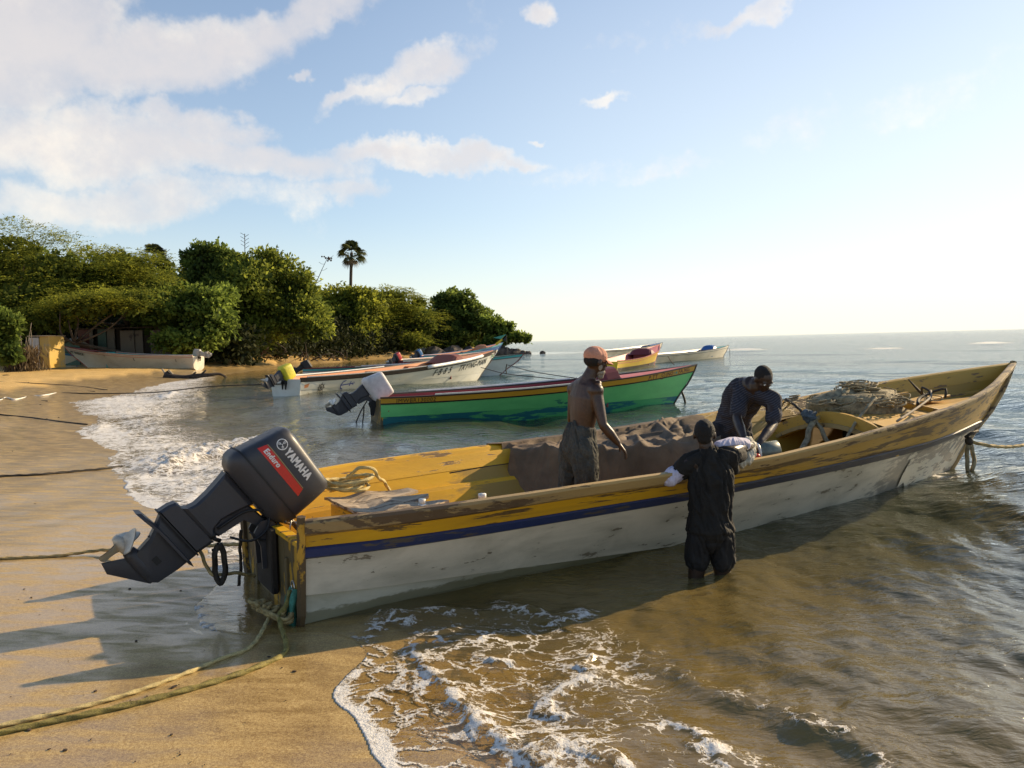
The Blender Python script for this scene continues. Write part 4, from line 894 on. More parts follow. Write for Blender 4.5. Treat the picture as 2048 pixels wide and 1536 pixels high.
M['maroon'] = paint('maroon_paint', (.17, .03, .03), (.10, .03, .03), .2, 5, (1, 1, 1), .5, .2, (.12, .03, .03), .4)
M['red_rail'] = paint('red_rim_paint', (.55, .07, .04), (.3, .1, .08), .2, 5, (.4, 1, 1), .5, .15)
M['teal_boat'] = paint('teal_boat_paint', (.10, .42, .40), (.30, .36, .32), .15, 5, (.4, 1, 1), .45, .15, (.12, .33, .33), .4)
M['blue_boat'] = paint('blue_boat_paint', (.05, .15, .38), (.10, .14, .22), .15, 5, (.4, 1, 1), .45, .15, (.05, .11, .25), .4)
M['white_cover'] = plain('white_motor_cover', (.62, .59, .58), .6, 0, .6, 9, .1)
M['yellow_cowl'] = plain('lime_yellow_cover', (.62, .56, .035), .55, 0, .5, 9, .12)
M['red_cowl'] = plain('red_motor_cowl', (.45, .02, .02), .4, 0, .1, 20, .08)
M['blue_cowl'] = plain('blue_motor_cowl', (.03, .15, .36), .4, 0, .1, 20, .08)
M['grey_cowl'] = plain('grey_motor_cowl', (.36, .35, .32), .4, 0, .1, 20, .08)
def mt_(name, label, tilt=32, **kw): return lambda p_, rz: motor(name, label, tuple(p_), rz, math.radians(tilt), simple=True, **kw)
# FB 85 boat
rt, Ha, rza = make_boat('fishing_boat', 'white boat with orange inside and black FB 85 lettering, yellow motor at its stern', up(572, 792), up(958, 757), (.68, 1.40),
    (M['white_hull2'], M['white_hull2'], M['dark_rail'], M['dark_rail'], M['orange_in'], M['orange_deck']), bs=1.0, arch_=M['brown_hood'], rail=(.02, .50), deck=.73,
    mot=mt_('outboard_motor', 'tilted outboard motor under a lime yellow cover on the white boat', 30, cover=M['yellow_cowl'], scale=1.0))
La = Ha.L
hull_text(rt, Ha, 'F·B·8 5', La * .548, .50, .40, M['black_paint'], xs=1.12, bold=.014); hull_text(rt, Ha, 'TRYING-MAN', La * .695, .52, .40, M['black_paint'], xs=1.13, bold=.014, shear=.15)
# flag emblem near the bow: framed saltire
def patch_on(root, Hh, u0, u1, zt, zb_, mat, off=.008, name='emblem', side=-1):
    V = []; n = 6
    for i in range(n):
        u = u0 + (u1 - u0) * i / (n - 1)
        for z_ in (zb_, (zb_ + zt) / 2, zt): g = Hh.zg(min(1, u / Hh.L)); V.append(Hh.uz(u, g - z_, side, off))
    Fc = [(3 * i + j, 3 * i + j + 1, 3 * i + j + 4, 3 * i + j + 3) for i in range(n - 1) for j in range(2)]; return mobj(name, V, Fc, mat, root)
def bar_on(root, Hh, pts, w_, mat, off=.012, name='emblem', side=-1):
    V = []; Fc = []
    pts = [np.array(p) for p in pts]
    for p, q in zip(pts[:-1], pts[1:]):
        m_ = (q - p) / (np.linalg.norm(q - p) + 1e-9); s_ = np.array([-m_[1], m_[0]]) * w_; b = len(V)
        for r in (p - s_, p + s_, q + s_, q - s_): V.append(Hh.uz(r[0], Hh.zg(min(1, max(0, r[0] / Hh.L))) - r[1], side, off))
        Fc.append((b, b + 1, b + 2, b + 3))
    return mobj(name, V, Fc, mat, root)
ue = La * .952
patch_on(rt, Ha, ue, ue + .42, .12, .36, M['white_decal']); patch_on(rt, Ha, ue + .05, ue + .36, .155, .325, M['teal_paint'], .011)
bar_on(rt, Ha, [(ue + .05, .155), (ue + .36, .325)], .018, M['gold_decal'], .014); bar_on(rt, Ha, [(ue + .05, .325), (ue + .36, .155)], .018, M['gold_decal'], .016)
# ship's wheel and anchor near the stern
uc, zc_ = .95, .42
bar_on(rt, Ha, [(uc + .12 * math.cos(a), zc_ + .12 * math.sin(a)) for a in np.linspace(0, 6.283, 17)], .014, M['black_paint'], name='wheel_emblem')
for k in range(4): a = k * math.pi / 4; bar_on(rt, Ha, [(uc - .19 * math.cos(a), zc_ - .19 * math.sin(a)), (uc + .19 * math.cos(a), zc_ + .19 * math.sin(a))], .009, M['black_paint'], name='wheel_emblem')
ux = 1.95
bar_on(rt, Ha, [(ux, .40), (ux + .62, .36)], .018, M['blue_paint'], name='anchor_emblem'); bar_on(rt, Ha, [(ux + .62 + .05 * math.cos(a), .36 + .05 * math.sin(a)) for a in np.linspace(0, 6.283, 9)], .01, M['blue_paint'], name='anchor_emblem')
bar_on(rt, Ha, [(ux + .45, .27), (ux + .47, .46)], .018, M['blue_paint'], name='anchor_emblem'); bar_on(rt, Ha, [(ux + .16, .22), (ux + .03, .27), (ux - .02, .40), (ux + .04, .52), (ux + .17, .56)], .018, M['blue_paint'], name='anchor_emblem')
# FB 85 on the inside of the far bow
letter('lettering', 'F  B85', .30, lambda a, b_, c_: Ha.uz(La * .74 + a, Ha.zg(.80) - .26 + b_ + .06 * a, 1, -.058), M['black_paint'], rt, 1.1, .012)
# long plastic pipe lashed along the near gunwale towards the bow
b = MB(); b.tube([Ha.pt(q, Ha.zg(q) - .03, -1, .075) for q in np.linspace(.51, .85, 12)], .075, 10); b.build('pipe_fender', M['white_pvc'], rt, True)
# green boat
rt2, Hb, rzb = make_boat('fishing_boat', 'green boat with ochre band and red inside, white covered motor on its stern', up(752, 850), up(1345, 813), (.66, 1.08),
    (M['green_low'], M['green'], M['ochre'], M['dark_rail'], M['red_in'], M['pink_deck']), bs=.72, rake=.62, arch_=M['maroon'], rail=(.14, .62), deck=.70,
    mot=mt_('outboard_motor', 'tilted outboard motor under a greyish white cover on the green boat', 33, cover=M['white_cover'], propm=M['white_pvc']))
hull_text(rt2, Hb, 'JMWBR130002', .32, .135, .125, M['black_paint'], xs=1.02, bold=.0)
hull_text(rt2, Hb, 'P.TT', Hb.L * .79, .15, .15, M['brown_paint'], xs=1.0, bold=.008); hull_text(rt2, Hb, 'JNO', Hb.L * .79 + .62, .14, .13, M['brown_paint'], xs=1.0, bold=.008); hull_text(rt2, Hb, 'FA.NG', Hb.L * .79 + 1.08, .14, .14, M['brown_paint'], xs=1.0, bold=.01)
us_ = Hb.L * .79 + .50
bar_on(rt2, Hb, [(us_ + (.012 + .010 * a) * math.cos(a), .10 + (.012 + .010 * a) * math.sin(a)) for a in np.linspace(0, 9, 24)], .010, M['brown_paint'], name='spiral_emblem')
for k, mm in ((.98, 'teal_paint'), (.90, 'gold_decal')): bar_on(rt2, Hb, [(Hb.L * .79 + k, .10), (Hb.L * .79 + k + .06, .10)], .03, M[mm], name='spiral_emblem')
# boats behind the FB 85 boat
make_boat('fishing_boat', 'white boat with teal band and maroon rim, its bow showing past the lettered boat', up(612, 758), up(1003, 748), (.60, 1.12),
    (M['white_hull2'], M['white_hull2'], M['teal_boat'], M['maroon'], M['maroon'], M['teal_boat']), rail=(.25, .6),
    mot=mt_('outboard_motor', 'bare black outboard motor tilted up behind the lime yellow one', 35, leg=M['rubber'], cowl=M['rubber'], scale=.9))
make_boat('fishing_boat', 'maroon and tan boat with the red motor, behind the lettered white boat', up(795, 738), up(975, 728), (.70, 1.15),
    (M['white_hull2'], M['maroon'], M['tan_hull'], M['white_pvc'], M['orange_in'], M['orange_deck']), mot=mt_('outboard_motor', 'small tilted outboard motor with a red cowl', 35, cowl=M['red_cowl']))
rt5, He, rze = make_boat('fishing_boat', 'light blue boat with orange bow flying a small flag, farthest by the headland', up(838, 729), up(978, 722), (.80, 1.75),
    (M['white_hull2'], M['blue_boat'], M['teal_boat'], M['blue_boat'], M['orange_in'], M['orange_deck']), arch_=M['orange_in'], mot=mt_('outboard_motor', 'small tilted outboard motor with a bright blue cowl', 35, cowl=M['blue_cowl']))
# flag on a short staff at that bow
pb = at(1003, 700, 76); fl = empty('flag', 'small green, yellow and black flag on a staff at the light blue boat\'s bow', 'flag', (pb[0], pb[1], 1.2))
b = MB(); b.tube([(.55, 0, -.9), (.5, 0, 1.25)], .02, 6); b.build('staff', M['rubber'], fl)
for nm, poly, mm in (('cloth', [(-.75, 1.0), (.5, 1.3), (.0, .85)], 'teal_paint'), ('cloth', [(.5, 1.3), (.45, .55), (.05, .85)], 'black_paint'), ('cloth', [(-.6, .45), (-.1, .78), (.45, 1.25), (.48, 1.1), (.05, .7), (-.45, .25)], 'yellow_boat')):
    b = MB(); b.prism(poly, -.01, .01); b.build(nm, M[mm], fl)
# boats at the right, farther out
make_boat('fishing_boat', 'bright yellow boat with coral red inside and brown hood, moored beyond the green boat', up(1213, 744), up(1308, 730), (.62, 1.35),
    (M['dark_rail'], M['yellow_boat'], M['yellow_boat'], M['pink_deck'], M['pink_deck'], M['pink_deck']), bs=.80, arch_=M['maroon'], deck=.66, bench=False)
make_boat('fishing_boat', 'white boat with blue inside lying just behind the bright yellow boat', up(1185, 716), up(1316, 707), (.70, 1.25),
    (M['white_hull2'], M['tan_hull'], M['tan_hull'], M['dark_rail'], M['blue_boat'], M['blue_boat']), bs=.8)
make_boat('fishing_boat', 'dull white boat with dark blue inside, farthest right of the moored boats', up(1285, 727), up(1446, 715), (.62, 1.02),
    (M['tan_hull'], M['tan_hull'], M['white_hull2'], M['dark_rail'], M['blue_boat'], M['teal_boat']), bs=.72, arch_=M['blue_boat'])
# boats pulled up on the beach
ps = at(398, 733, 60); pbw = at(178, 722, 62)
rt9, H9, rz9 = make_boat('fishing_boat', 'pale boat with red trim pulled up on the sand below the trees', ps, pbw, (.92, 1.85),
    (M['tan_hull'], M['tan_hull'], M['tan_hull'], M['red_rail'], M['teal_boat'], M['pink_deck']), bs=.9, base=.45, rail=(.0, .7),
    mot=mt_('outboard_motor', 'grey and teal outboard motor tilted up on the beached pale boat', 20, cowl=M['grey_cowl'], cover=M['grey_cowl'], leg=M['grey_cowl']))
hull_text(rt9, H9, 'MY BHEECK', H9.L * .955, .42, .26, M['black_paint'], side=1, bold=.012)
hull_text(rt9, H9, 'I', H9.L * .42, .42, .26, M['black_paint'], side=1, bold=.03); hull_text(rt9, H9, 'S', H9.L * .12, .45, .26, M['black_paint'], side=1)
ps = at(300, 728, 66); pbw = at(118, 724, 63)
make_boat('fishing_boat', 'blue and white boat on the sand, its bow showing behind the pale beached boat', ps, pbw, (.8, 1.75),
    (M['tan_hull'], M['white_hull2'], M['blue_boat'], M['teal_boat'], M['blue_boat'], M['teal_boat']), bs=.9, base=.5)

# ------------------------------------------------------------------ brown tarpaulin over the load amidships
def tarp_z(u, v):
    vb = np.interp(u, [1.4, 2.1, 2.5, 2.85, 3.1, 3.5, 5.5], [1.10, .98, .72, .35, -.25, -.72, -.80])
    s_ = np.clip((v - vb) / .42, 0, 1); s_ = s_ * s_ * (3 - 2 * s_)
    top = .85 + .08 * np.sin(u * 1.3 + .4) - .05 * v
    z_ = .14 + s_ * (top - .14 + (fbm(u * .9 + 3, v * 1.4 + 1, 2) - .5) * .16)
    hi = 0; lo = 0
    for (cu, cv, an, am, wd, ln, bd) in WR:
        du = (u - cu) * math.cos(an) + (v - cv) * math.sin(an); dv = -(u - cu) * math.sin(an) + (v - cv) * math.cos(an) + bd * du * du + .05 * np.sin(du * 5 + cu * 9)
        g = am * (1 / (1 + (dv / wd) ** 2)) * np.exp(-(du / ln) ** 2); hi = np.maximum(hi, g); lo = np.minimum(lo, g)
    return z_ + hi + lo + (fbm(u * 5, v * 5, 3) - .5) * .025
_rw = np.random.default_rng(12); WR = [(2.0 + 3.2 * _rw.random(), -.9 + 2.1 * _rw.random(), _rw.normal(.35, .45), (.03 + .05 * _rw.random()) * (1 if _rw.random() > .25 else -.7), .022 + .04 * _rw.random(), .25 + .75 * _rw.random(), _rw.normal(0, .25)) for _ in range(80)]
nu, nv = 230, 170
V = np.zeros((nu, nv, 3))
for i in range(nu):
    for j in range(nv):
        b_ = j / (nv - 1); v = -1.02 + b_ * 2.34; u = (1.98 + .62 * min(v, 1.1)) + (i / (nu - 1)) * ((4.35 + .85 * min(v, 1.1)) - (1.98 + .62 * min(v, 1.1))); V[i, j] = (u, v, 0)
V[..., 2] = tarp_z(V[..., 0], V[..., 1])
V[..., 0] += (fbm(V[..., 1] * 4, V[..., 0] * 0 + 3, 3) - .5) * .35 * np.abs(np.linspace(-1, 1, nu))[:, None] ** 4 * 1.6
hwn = np.vectorize(lambda u: abs(H0.uz(u, .72, 1, -.03)[1]))(V[..., 0])
over_ = V[..., 1] > hwn - .04                                     # lies over the far gunwale and hangs outside
zgn = np.vectorize(lambda u: H0.zg(min(1, u / 10.1)))(V[..., 0])
ex = np.clip(V[..., 1] - (hwn - .04), 0, 9)
V[..., 2] = np.where(over_, zgn + .02 - np.clip(ex - .14, 0, 9) * 1.3 + (V[..., 2] - .8) * .12, V[..., 2])
V[..., 1] = np.where(ex > .14, hwn + .10 + (ex - .14) * .15, V[..., 1])
nearw = -np.vectorize(lambda u: abs(H0.uz(u, .10, 1, -.14)[1]))(V[..., 0]) - .55 * np.clip(V[..., 2] - .16, 0, .5); V[..., 1] = np.maximum(V[..., 1], nearw)
# slack rows: left end drops to the floor
drop = np.clip(1 - np.arange(nu) / 7., 0, 1)[:, None]; V[..., 2] = np.where(over_, V[..., 2], V[..., 2] * (1 - .75 * drop) + .12 * drop)
V[:, :, 2] = np.maximum(V[:, :, 2], .10)
tw = V.reshape(-1, 3); tarp = mobj('tarpaulin', tw, gridfaces(nu, nv)[:, ::-1], M['tarp'], None, True)
tarp.location = BS; tarp.rotation_euler = (0, 0, TH)
T(tarp, 'crumpled brown tarpaulin heaped over the load in the middle of the yellow boat', 'tarpaulin')
# small bundle of folded canvas by the first man's hand
def blobmesh(name, build, voxel, smooth_it, mat, parent, disp=None):
    b = MB(); build(b); me = bpy.data.meshes.new('tmp'); me.from_pydata(b.v, [], b.f); ob = bpy.data.objects.new('tmp', me); C.objects.link(ob)
    m1 = ob.modifiers.new('r', 'REMESH'); m1.mode = 'VOXEL'; m1.voxel_size = voxel
    if smooth_it: m2 = ob.modifiers.new('s', 'SMOOTH'); m2.factor = .5; m2.iterations = smooth_it
    bpy.context.view_layer.update(); dg = bpy.context.evaluated_depsgraph_get(); out = bpy.data.meshes.new_from_object(ob.evaluated_get(dg)); out.name = name
    bpy.data.objects.remove(ob); bpy.data.meshes.remove(me)
    if disp:
        n = len(out.vertices); co = np.zeros(n * 3); no = np.zeros(n * 3); out.vertices.foreach_get('co', co); out.vertices.foreach_get('normal', no)
        co = co.reshape(-1, 3); no = no.reshape(-1, 3); co = co + no * disp(co)[:, None]; out.vertices.foreach_set('co', co.ravel()); out.update()
    out.materials.clear(); out.materials.append(mat); out.polygons.foreach_set('use_smooth', [True] * len(out.polygons))
    o = bpy.data.objects.new(name, out); C.objects.link(o)
    if parent is not None:
        o.parent = parent; o.matrix_parent_inverse = Matrix.Translation(parent.location).inverted()
    return o
def folds(sx, sz, amp, ph=0.0, diag=.5):
    def f(co):
        a = np.arctan2(co[:, 1] - co[:, 1].mean(), co[:, 0] - co[:, 0].mean()); w1 = fbm(co[:, 2] * 4 + ph, a * 1.5 + 3, 3)
        r = 1 - np.abs(2 * fbm(a * sx + co[:, 2] * sz * diag + 2 * w1, co[:, 2] * sz + ph, 3) - 1) * 1.6
        return (r - .4) * amp
    return f
def limb(b, pts, rad, n=12, k=5, flat=None):
    P = spline(pts, (len(pts) - 1) * k + 1) if len(pts) > 2 else spline(pts, k + 1)
    t0 = np.linspace(0, 1, len(pts)); t1 = np.linspace(0, 1, len(P)); rad = np.asarray(rad, float)
    if rad.ndim == 2: R = np.stack([np.interp(t1, t0, rad[:, 0]), np.interp(t1, t0, rad[:, 1])], -1)
    else: R = np.interp(t1, t0, rad)
    b.tube(P, R, n, flat=flat)
    r0 = rad[0].min() if rad.ndim == 2 else rad[0]; r1 = rad[-1].min() if rad.ndim == 2 else rad[-1]
    b.ball(P[0], r0 * .98, 10); b.ball(P[-1], r1 * .98, 10)
def nrm(v): v = np.asarray(v, float); return v / np.linalg.norm(v)
def hand(b, wrist, fwd, side, curl=.5, s=1.0):
    """palm and five bent fingers; fwd from wrist to knuckles, side towards the thumb"""
    fwd = nrm(fwd); side = nrm(side - fwd * np.dot(side, fwd)); dn = np.cross(fwd, side)
    dn = dn if dn[2] < 0 else -dn
    limb(b, [wrist, wrist + fwd * .045 * s, wrist + fwd * .085 * s], np.array([(.026, .018), (.038, .016), (.040, .013)]) * s, flat=side)
    for k, (o_, L_) in enumerate(((.030, .070), (.011, .080), (-.010, .075), (-.030, .058))):
        p = wrist + fwd * .082 * s + side * o_ * s; c1, c2, c3 = curl * .5, curl * 1.2, curl * 1.9
        q1 = p + (fwd * math.cos(c1) + dn * math.sin(c1)) * L_ * .42 * s; q2 = q1 + (fwd * math.cos(c2) + dn * math.sin(c2)) * L_ * .32 * s; q3 = q2 + (fwd * math.cos(c3) + dn * math.sin(c3)) * L_ * .26 * s
        limb(b, [p, q1, q2, q3], np.array([.0100, .0092, .0086, .0078]) * s, 8, 3)
    p = wrist + fwd * .025 * s + side * .030 * s; q1 = p + nrm(side * .7 + fwd * .8 + dn * .3) * .042 * s; q2 = q1 + nrm(side * .25 + fwd * .9 + dn * .5) * .034 * s
    limb(b, [p, q1, q2], np.array([.013, .011, .009]) * s, 8, 3)
def head(b, c, f, up_=(0, 0, 1), s=1.0):
    """skull, jaw, nose, brows, lips, ears; c centre of the skull, f facing direction"""
    f = nrm(f); up_ = nrm(np.asarray(up_, float) - f * np.dot(up_, f)); l = np.cross(up_, f); Rm = np.stack([f, l, up_], 1)
    E = lambda p, r: b.ball(np.asarray(c) + Rm @ (np.array(p) * s), np.array(r) * s, 16, Rm)
    E((-.012, 0, .018), (.098, .076, .090)); E((.030, 0, -.035), (.062, .058, .062)); E((.052, 0, -.078), (.040, .040, .030))
    E((.088, 0, -.012), (.018, .013, .026)); E((.104, 0, -.028), (.014, .014, .011)); E((.078, .030, .016), (.016, .026, .010)); E((.078, -.030, .016), (.016, .026, .010))
    E((.090, 0, -.056), (.012, .022, .007)); E((.088, 0, -.067), (.012, .020, .007)); E((.060, .045, -.020), (.022, .016, .016)); E((.060, -.045, -.020), (.022, .016, .016))
    for sg in (-1, 1): E((-.005, sg * .078, -.012), (.020, .010, .032))
    return Rm
def eyes(parent, c, Rm, s=1.0):
    for sg in (-1, 1):
        b = MB(); b.ball((0, 0, 0), .0115 * s, 10); o = b.build('eye', M['white_decal'], parent, True); o.location = Vector(np.asarray(c) + Rm @ (np.array((.079, sg * .030, .000)) * s)) - parent.location
        b = MB(); b.ball((0, 0, 0), .006 * s, 8); q = b.build('pupil', M['rubber'], o, True); q.location = Vector(Rm @ (np.array((.0075, 0, 0)) * s))

# ---- first man: bare back, salmon cap, grey trousers, standing in the boat
Y1 = 6.75; J = lambda px, py, dy=0.0: at(px, py, Y1 + dy)
f1 = nrm((.80, .55, 0)); r1_ = nrm((.55, -.80, 0))
ft = J(1150, 1083); man1 = empty('person', 'bare backed man in a salmon cap and grey trousers standing in the yellow boat', 'person', (ft[0], ft[1], .085))
hc = J(1192, 722, -.02)
def bld(b):
    limb(b, [J(1156, 905, .02), J(1160, 880, .02), J(1165, 848, .02), J(1168, 815, .02), J(1171, 788, .02), J(1173, 768, .02)], np.array([(.140, .10), (.148, .112), (.122, .088), (.150, .100), (.170, .105), (.130, .085)]), 20, flat=r1_)
    limb(b, [J(1172, 772, .02), J(1178, 755, 0), J(1188, 735, 0)], [.080, .060, .054], 14); limb(b, [J(1150, 776, .12), J(1172, 766, .02), J(1190, 776, -.08)], [.055, .062, .055], 12)
    Rm = head(b, hc, (.86, .38, -.18)); bld.R = Rm
    for (sp, el_, wr, dn) in ((J(1191, 781, -.10), J(1206, 850, -.18), J(1236, 886, -.16), 0), (J(1150, 779, .14), J(1143, 838, .22), J(1172, 880, .34), 1)):
        limb(b, [J(1174, 776, .02), sp], [.07, .062]); b.ball(sp + (sp - J(1174, 776, .02)) * .10, .064, 12)
        mid = sp * .55 + el_ * .45; limb(b, [sp, mid, el_], [.060, .050, .039]); m2 = el_ * .72 + wr * .28
        limb(b, [el_, m2, wr], [.040, .042, .027]); d_ = nrm(wr - el_)
        hand(b, wr, nrm(d_ + [.25, 0, -.35]), (-.2, .9, .2) if not dn else (.5, .5, .2), .45)
    for (hp, kn, an, tx) in ((J(1143, 900, .10), J(1140, 985, .14), J(1132, 1068, .12), .1), (J(1168, 900, -.07), J(1172, 985, -.10), J(1168, 1072, -.04), .0)):
        limb(b, [hp, hp * .5 + kn * .5, kn], [.088, .078, .056]); limb(b, [kn, kn * .65 + an * .35, an], [.054, .055, .036])
        tp = np.array([an[0], an[1], .11]); limb(b, [tp, tp + f1 * .08, tp + f1 * .19], np.array([(.036, .030), (.042, .026), (.035, .016)]), flat=r1_)
    # shoulder blades, spine hollow sides, back muscles
    for q, rr in ((J(1160, 790, .0), .052), (J(1180, 792, -.06), .055), (J(1155, 830, .02), .05), (J(1176, 830, -.04), .05), (J(1196, 768, -.08), .035)): b.ball(q, rr, 10)
blobmesh('body', bld, .0075, 5, M['skin'], man1)
eyes(man1, hc, bld.R)
def bld_tr(b):
    limb(b, [J(1164, 852, .02), J(1160, 872, .02), J(1156, 905, .02)], np.array([(.132, .102), (.160, .125), (.155, .13)]), 20, flat=r1_)
    limb(b, [J(1144, 895, .10), J(1143, 940, .13), J(1137, 985, .14), J(1136, 1020, .14)], [.108, .105, .088, .080]); limb(b, [J(1168, 895, -.07), J(1171, 940, -.10), J(1174, 985, -.10), J(1172, 1020, -.08)], [.110, .108, .088, .080])
blobmesh('trousers', bld_tr, .0085, 4, M['grey_cloth'], man1, folds(5, 9, .022, 2))
Rm = bld.R
def bld_cap(b):
    b.ball(hc + Rm @ np.array((-.012, 0, .040)), (.106, .086, .082), 20, Rm)
blobmesh('cap', bld_cap, .006, 2, M['cap_cloth'], man1, folds(4, 14, .006, 5)); capo = bpy.context.scene.objects[-1] if False else None
V = []; Fc = []; nn = 13
for i in range(nn):
    a = -1.05 + 2.1 * i / (nn - 1)
    for r_, dz in ((.078, .020), (.125, .012), (.165, -.008)): V.append(hc + Rm @ np.array((-.005 + (r_ * math.cos(a)) * 1.02, math.sin(a) * min(r_, .095) * .95, dz + .006 * math.cos(a))))
n_ = len(V); V += [v - np.array([0, 0, .006]) for v in V]
for i in range(nn - 1):
    for j in range(2): f = (3 * i + j, 3 * i + j + 1, 3 * i + 4 + j, 3 * i + 3 + j); Fc += [f, tuple(q + n_ for q in f[::-1])]
    Fc.append((3 * i + 2, 3 * i + 2 + n_, 3 * i + 5 + n_, 3 * i + 5))
V = [np.array(v) - np.array(man1.location) for v in V]; mobj('cap_brim', V, Fc, M['cap_cloth'], man1, True)
def bld_b(b):
    b.ball(hc + Rm @ np.array((.055, 0, -.088)), (.045, .043, .034), 14, Rm); b.ball(hc + Rm @ np.array((.062, 0, -.118)), (.030, .030, .030), 12, Rm); b.ball(hc + Rm @ np.array((.02, .055, -.05)), (.02, .012, .03), 10, Rm); b.ball(hc + Rm @ np.array((.02, -.055, -.05)), (.02, .012, .03), 10, Rm)
blobmesh('beard', bld_b, .005, 1, M['beard'], man1, lambda co: (fbm(co[:, 0] * 90, co[:, 2] * 90 + co[:, 1] * 60, 2) - .5) * .008)
def bld_h(b): b.ball(hc + Rm @ np.array((-.030, 0, .000)), (.082, .081, .062), 16, Rm)
blobmesh('hair', bld_h, .006, 1, M['hair'], man1)

# ---- second man: striped shirt, bending over inside the boat
Y2 = 7.55; J2 = lambda px, py, dy=0.0: at(px, py, Y2 + dy)
ft = J2(1462, 1040, .35); man2 = empty('person', 'stooping man in a dark striped shirt inside the boat, reaching down with both arms', 'person', (ft[0], ft[1], .085))
hc2 = J2(1527, 757, -.28); lat2 = nrm(J2(1545, 790, -.25) - J2(1480, 775, .02))
def bld2(b):
    limb(b, [J2(1463, 855, .32), J2(1476, 815, .20), J2(1492, 788, .02), J2(1508, 778, -.12), J2(1514, 772, -.18)], np.array([(.15, .12), (.145, .11), (.165, .115), (.165, .11), (.12, .09)]), 18, flat=lat2)
    limb(b, [J2(1510, 776, -.16), J2(1522, 764, -.24)], [.062, .056]); Rm2 = head(b, hc2, (.22, -.60, -.55), (.05, -.35, .8)); bld2.R = Rm2
    for (sp, el_, wr, sd) in ((J2(1482, 785, -.08), J2(1474, 838, -.28), J2(1488, 878, -.58), (.8, .1, 0)), (J2(1545, 800, -.30), J2(1546, 850, -.44), J2(1520, 884, -.66), (-.8, .1, 0))):
        b.ball(sp, .072, 12); limb(b, [sp, sp * .55 + el_ * .45, el_], [.066, .056, .044]); limb(b, [el_, el_ * .7 + wr * .3, wr], [.045, .046, .030])
        hand(b, wr, nrm(wr - el_ + np.array([0, 0, -.1])), sd, .8)
    for (hp, kn, an) in ((J2(1450, 868, .36), J2(1452, 945, .30), J2(1448, 1030, .42)), (J2(1480, 868, .28), J2(1490, 945, .18), J2(1488, 1036, .30))):
        limb(b, [hp, hp * .5 + kn * .5, kn], [.092, .085, .060]); limb(b, [kn, kn * .65 + an * .35, an], [.056, .056, .038]); tp = np.array([an[0], an[1], .12]); limb(b, [tp, tp + np.array([.10, -.16, -.01])], [.036, .03])
blobmesh('body', bld2, .0085, 5, M['skin2'], man2); eyes(man2, hc2, bld2.R)
def bld2s(b):
    limb(b, [J2(1462, 858, .30), J2(1474, 818, .20), J2(1490, 790, .02), J2(1508, 782, -.12), J2(1512, 776, -.15)], np.array([(.165, .135), (.165, .13), (.178, .125), (.172, .12), (.115, .09)]), 20, flat=lat2)
    for (sp, el_) in ((J2(1482, 785, -.08), J2(1476, 826, -.22)), (J2(1545, 800, -.30), J2(1547, 836, -.39))): b.ball(sp, .078, 12); limb(b, [J2(1510, 785, -.13), sp], [.085, .076]); limb(b, [sp, el_], [.074, .066])
blobmesh('striped_shirt', bld2s, .009, 3, M['stripes'], man2, folds(4, 8, .024, 7))
def bld2t(b):
    limb(b, [J2(1464, 846, .31), J2(1463, 880, .33)], np.array([(.185, .15), (.175, .15)]), 20, flat=(1, 0, 0))
    limb(b, [J2(1449, 870, .36), J2(1450, 945, .31), J2(1447, 1010, .40)], [.112, .105, .085]); limb(b, [J2(1481, 870, .28), J2(1490, 945, .18), J2(1488, 1015, .28)], [.112, .105, .085])
blobmesh('trousers', bld2t, .0095, 3, M['navy_cloth'], man2, folds(4, 8, .024, 9))
R2 = bld2.R
def bld2h(b): b.ball(hc2 + R2 @ np.array((-.020, 0, .026)), (.096, .079, .088), 16, R2)
blobmesh('hair', bld2h, .006, 1, M['hair'], man2)

# ---- third man: in the water with his back to us, black shirt over pale sleeves
Y3 = 6.08; J3 = lambda px, py, dy=0.0: at(px, py, Y3 + dy)
ft = J3(1415, 1270, .0); man3 = empty('person', 'man in black shirt and shorts wading beside the boat, back turned, arms over its side', 'person', (ft[0], ft[1], -.46))
hc3 = J3(1409, 868, .02); lat3 = nrm((1, -.12, .10))
def bld3(b):
    limb(b, [J3(1420, 1075, 0), J3(1420, 1050, 0), J3(1422, 1005, .0), J3(1423, 955, .02), J3(1420, 925, .03), J3(1416, 908, .04)], np.array([(.150, .11), (.150, .11), (.128, .09), (.158, .105), (.160, .10), (.11, .08)]), 18, flat=lat3)
    limb(b, [J3(1416, 912, .04), J3(1412, 888, .03)], [.060, .056]); bld3.R = head(b, hc3, (.22, .95, -.05))
    for (sp, el_, wr, sd) in ((J3(1378, 928, .03), J3(1343, 958, .17), J3(1380, 948, .42), (.2, .3, .8)), (J3(1456, 908, .04), J3(1487, 893, .28), J3(1508, 892, .56), (-.3, 0, .8))):
        b.ball(sp, .062, 12); limb(b, [J3(1418, 922, .04), sp], [.08, .062]); limb(b, [sp, sp * .5 + el_ * .5, el_], [.058, .050, .040]); limb(b, [el_, el_ * .7 + wr * .3, wr], [.041, .042, .028]); hand(b, wr, nrm(wr - el_), sd, .6)
    for (hp, kn, an) in ((J3(1402, 1080, .0), J3(1390, 1165, .02), J3(1385, 1262, .0)), (J3(1440, 1080, .0), J3(1446, 1165, .04), J3(1450, 1262, .02))):
        limb(b, [hp, hp * .5 + kn * .5, kn], [.086, .074, .056]); limb(b, [kn, kn * .65 + an * .35, an], [.052, .054, .038]); tp = np.array([an[0], an[1], -.44]); limb(b, [tp, tp + np.array([0, .16, -.01])], [.036, .03])
blobmesh('body', bld3, .0075, 5, M['skin2'], man3)
R3 = bld3.R
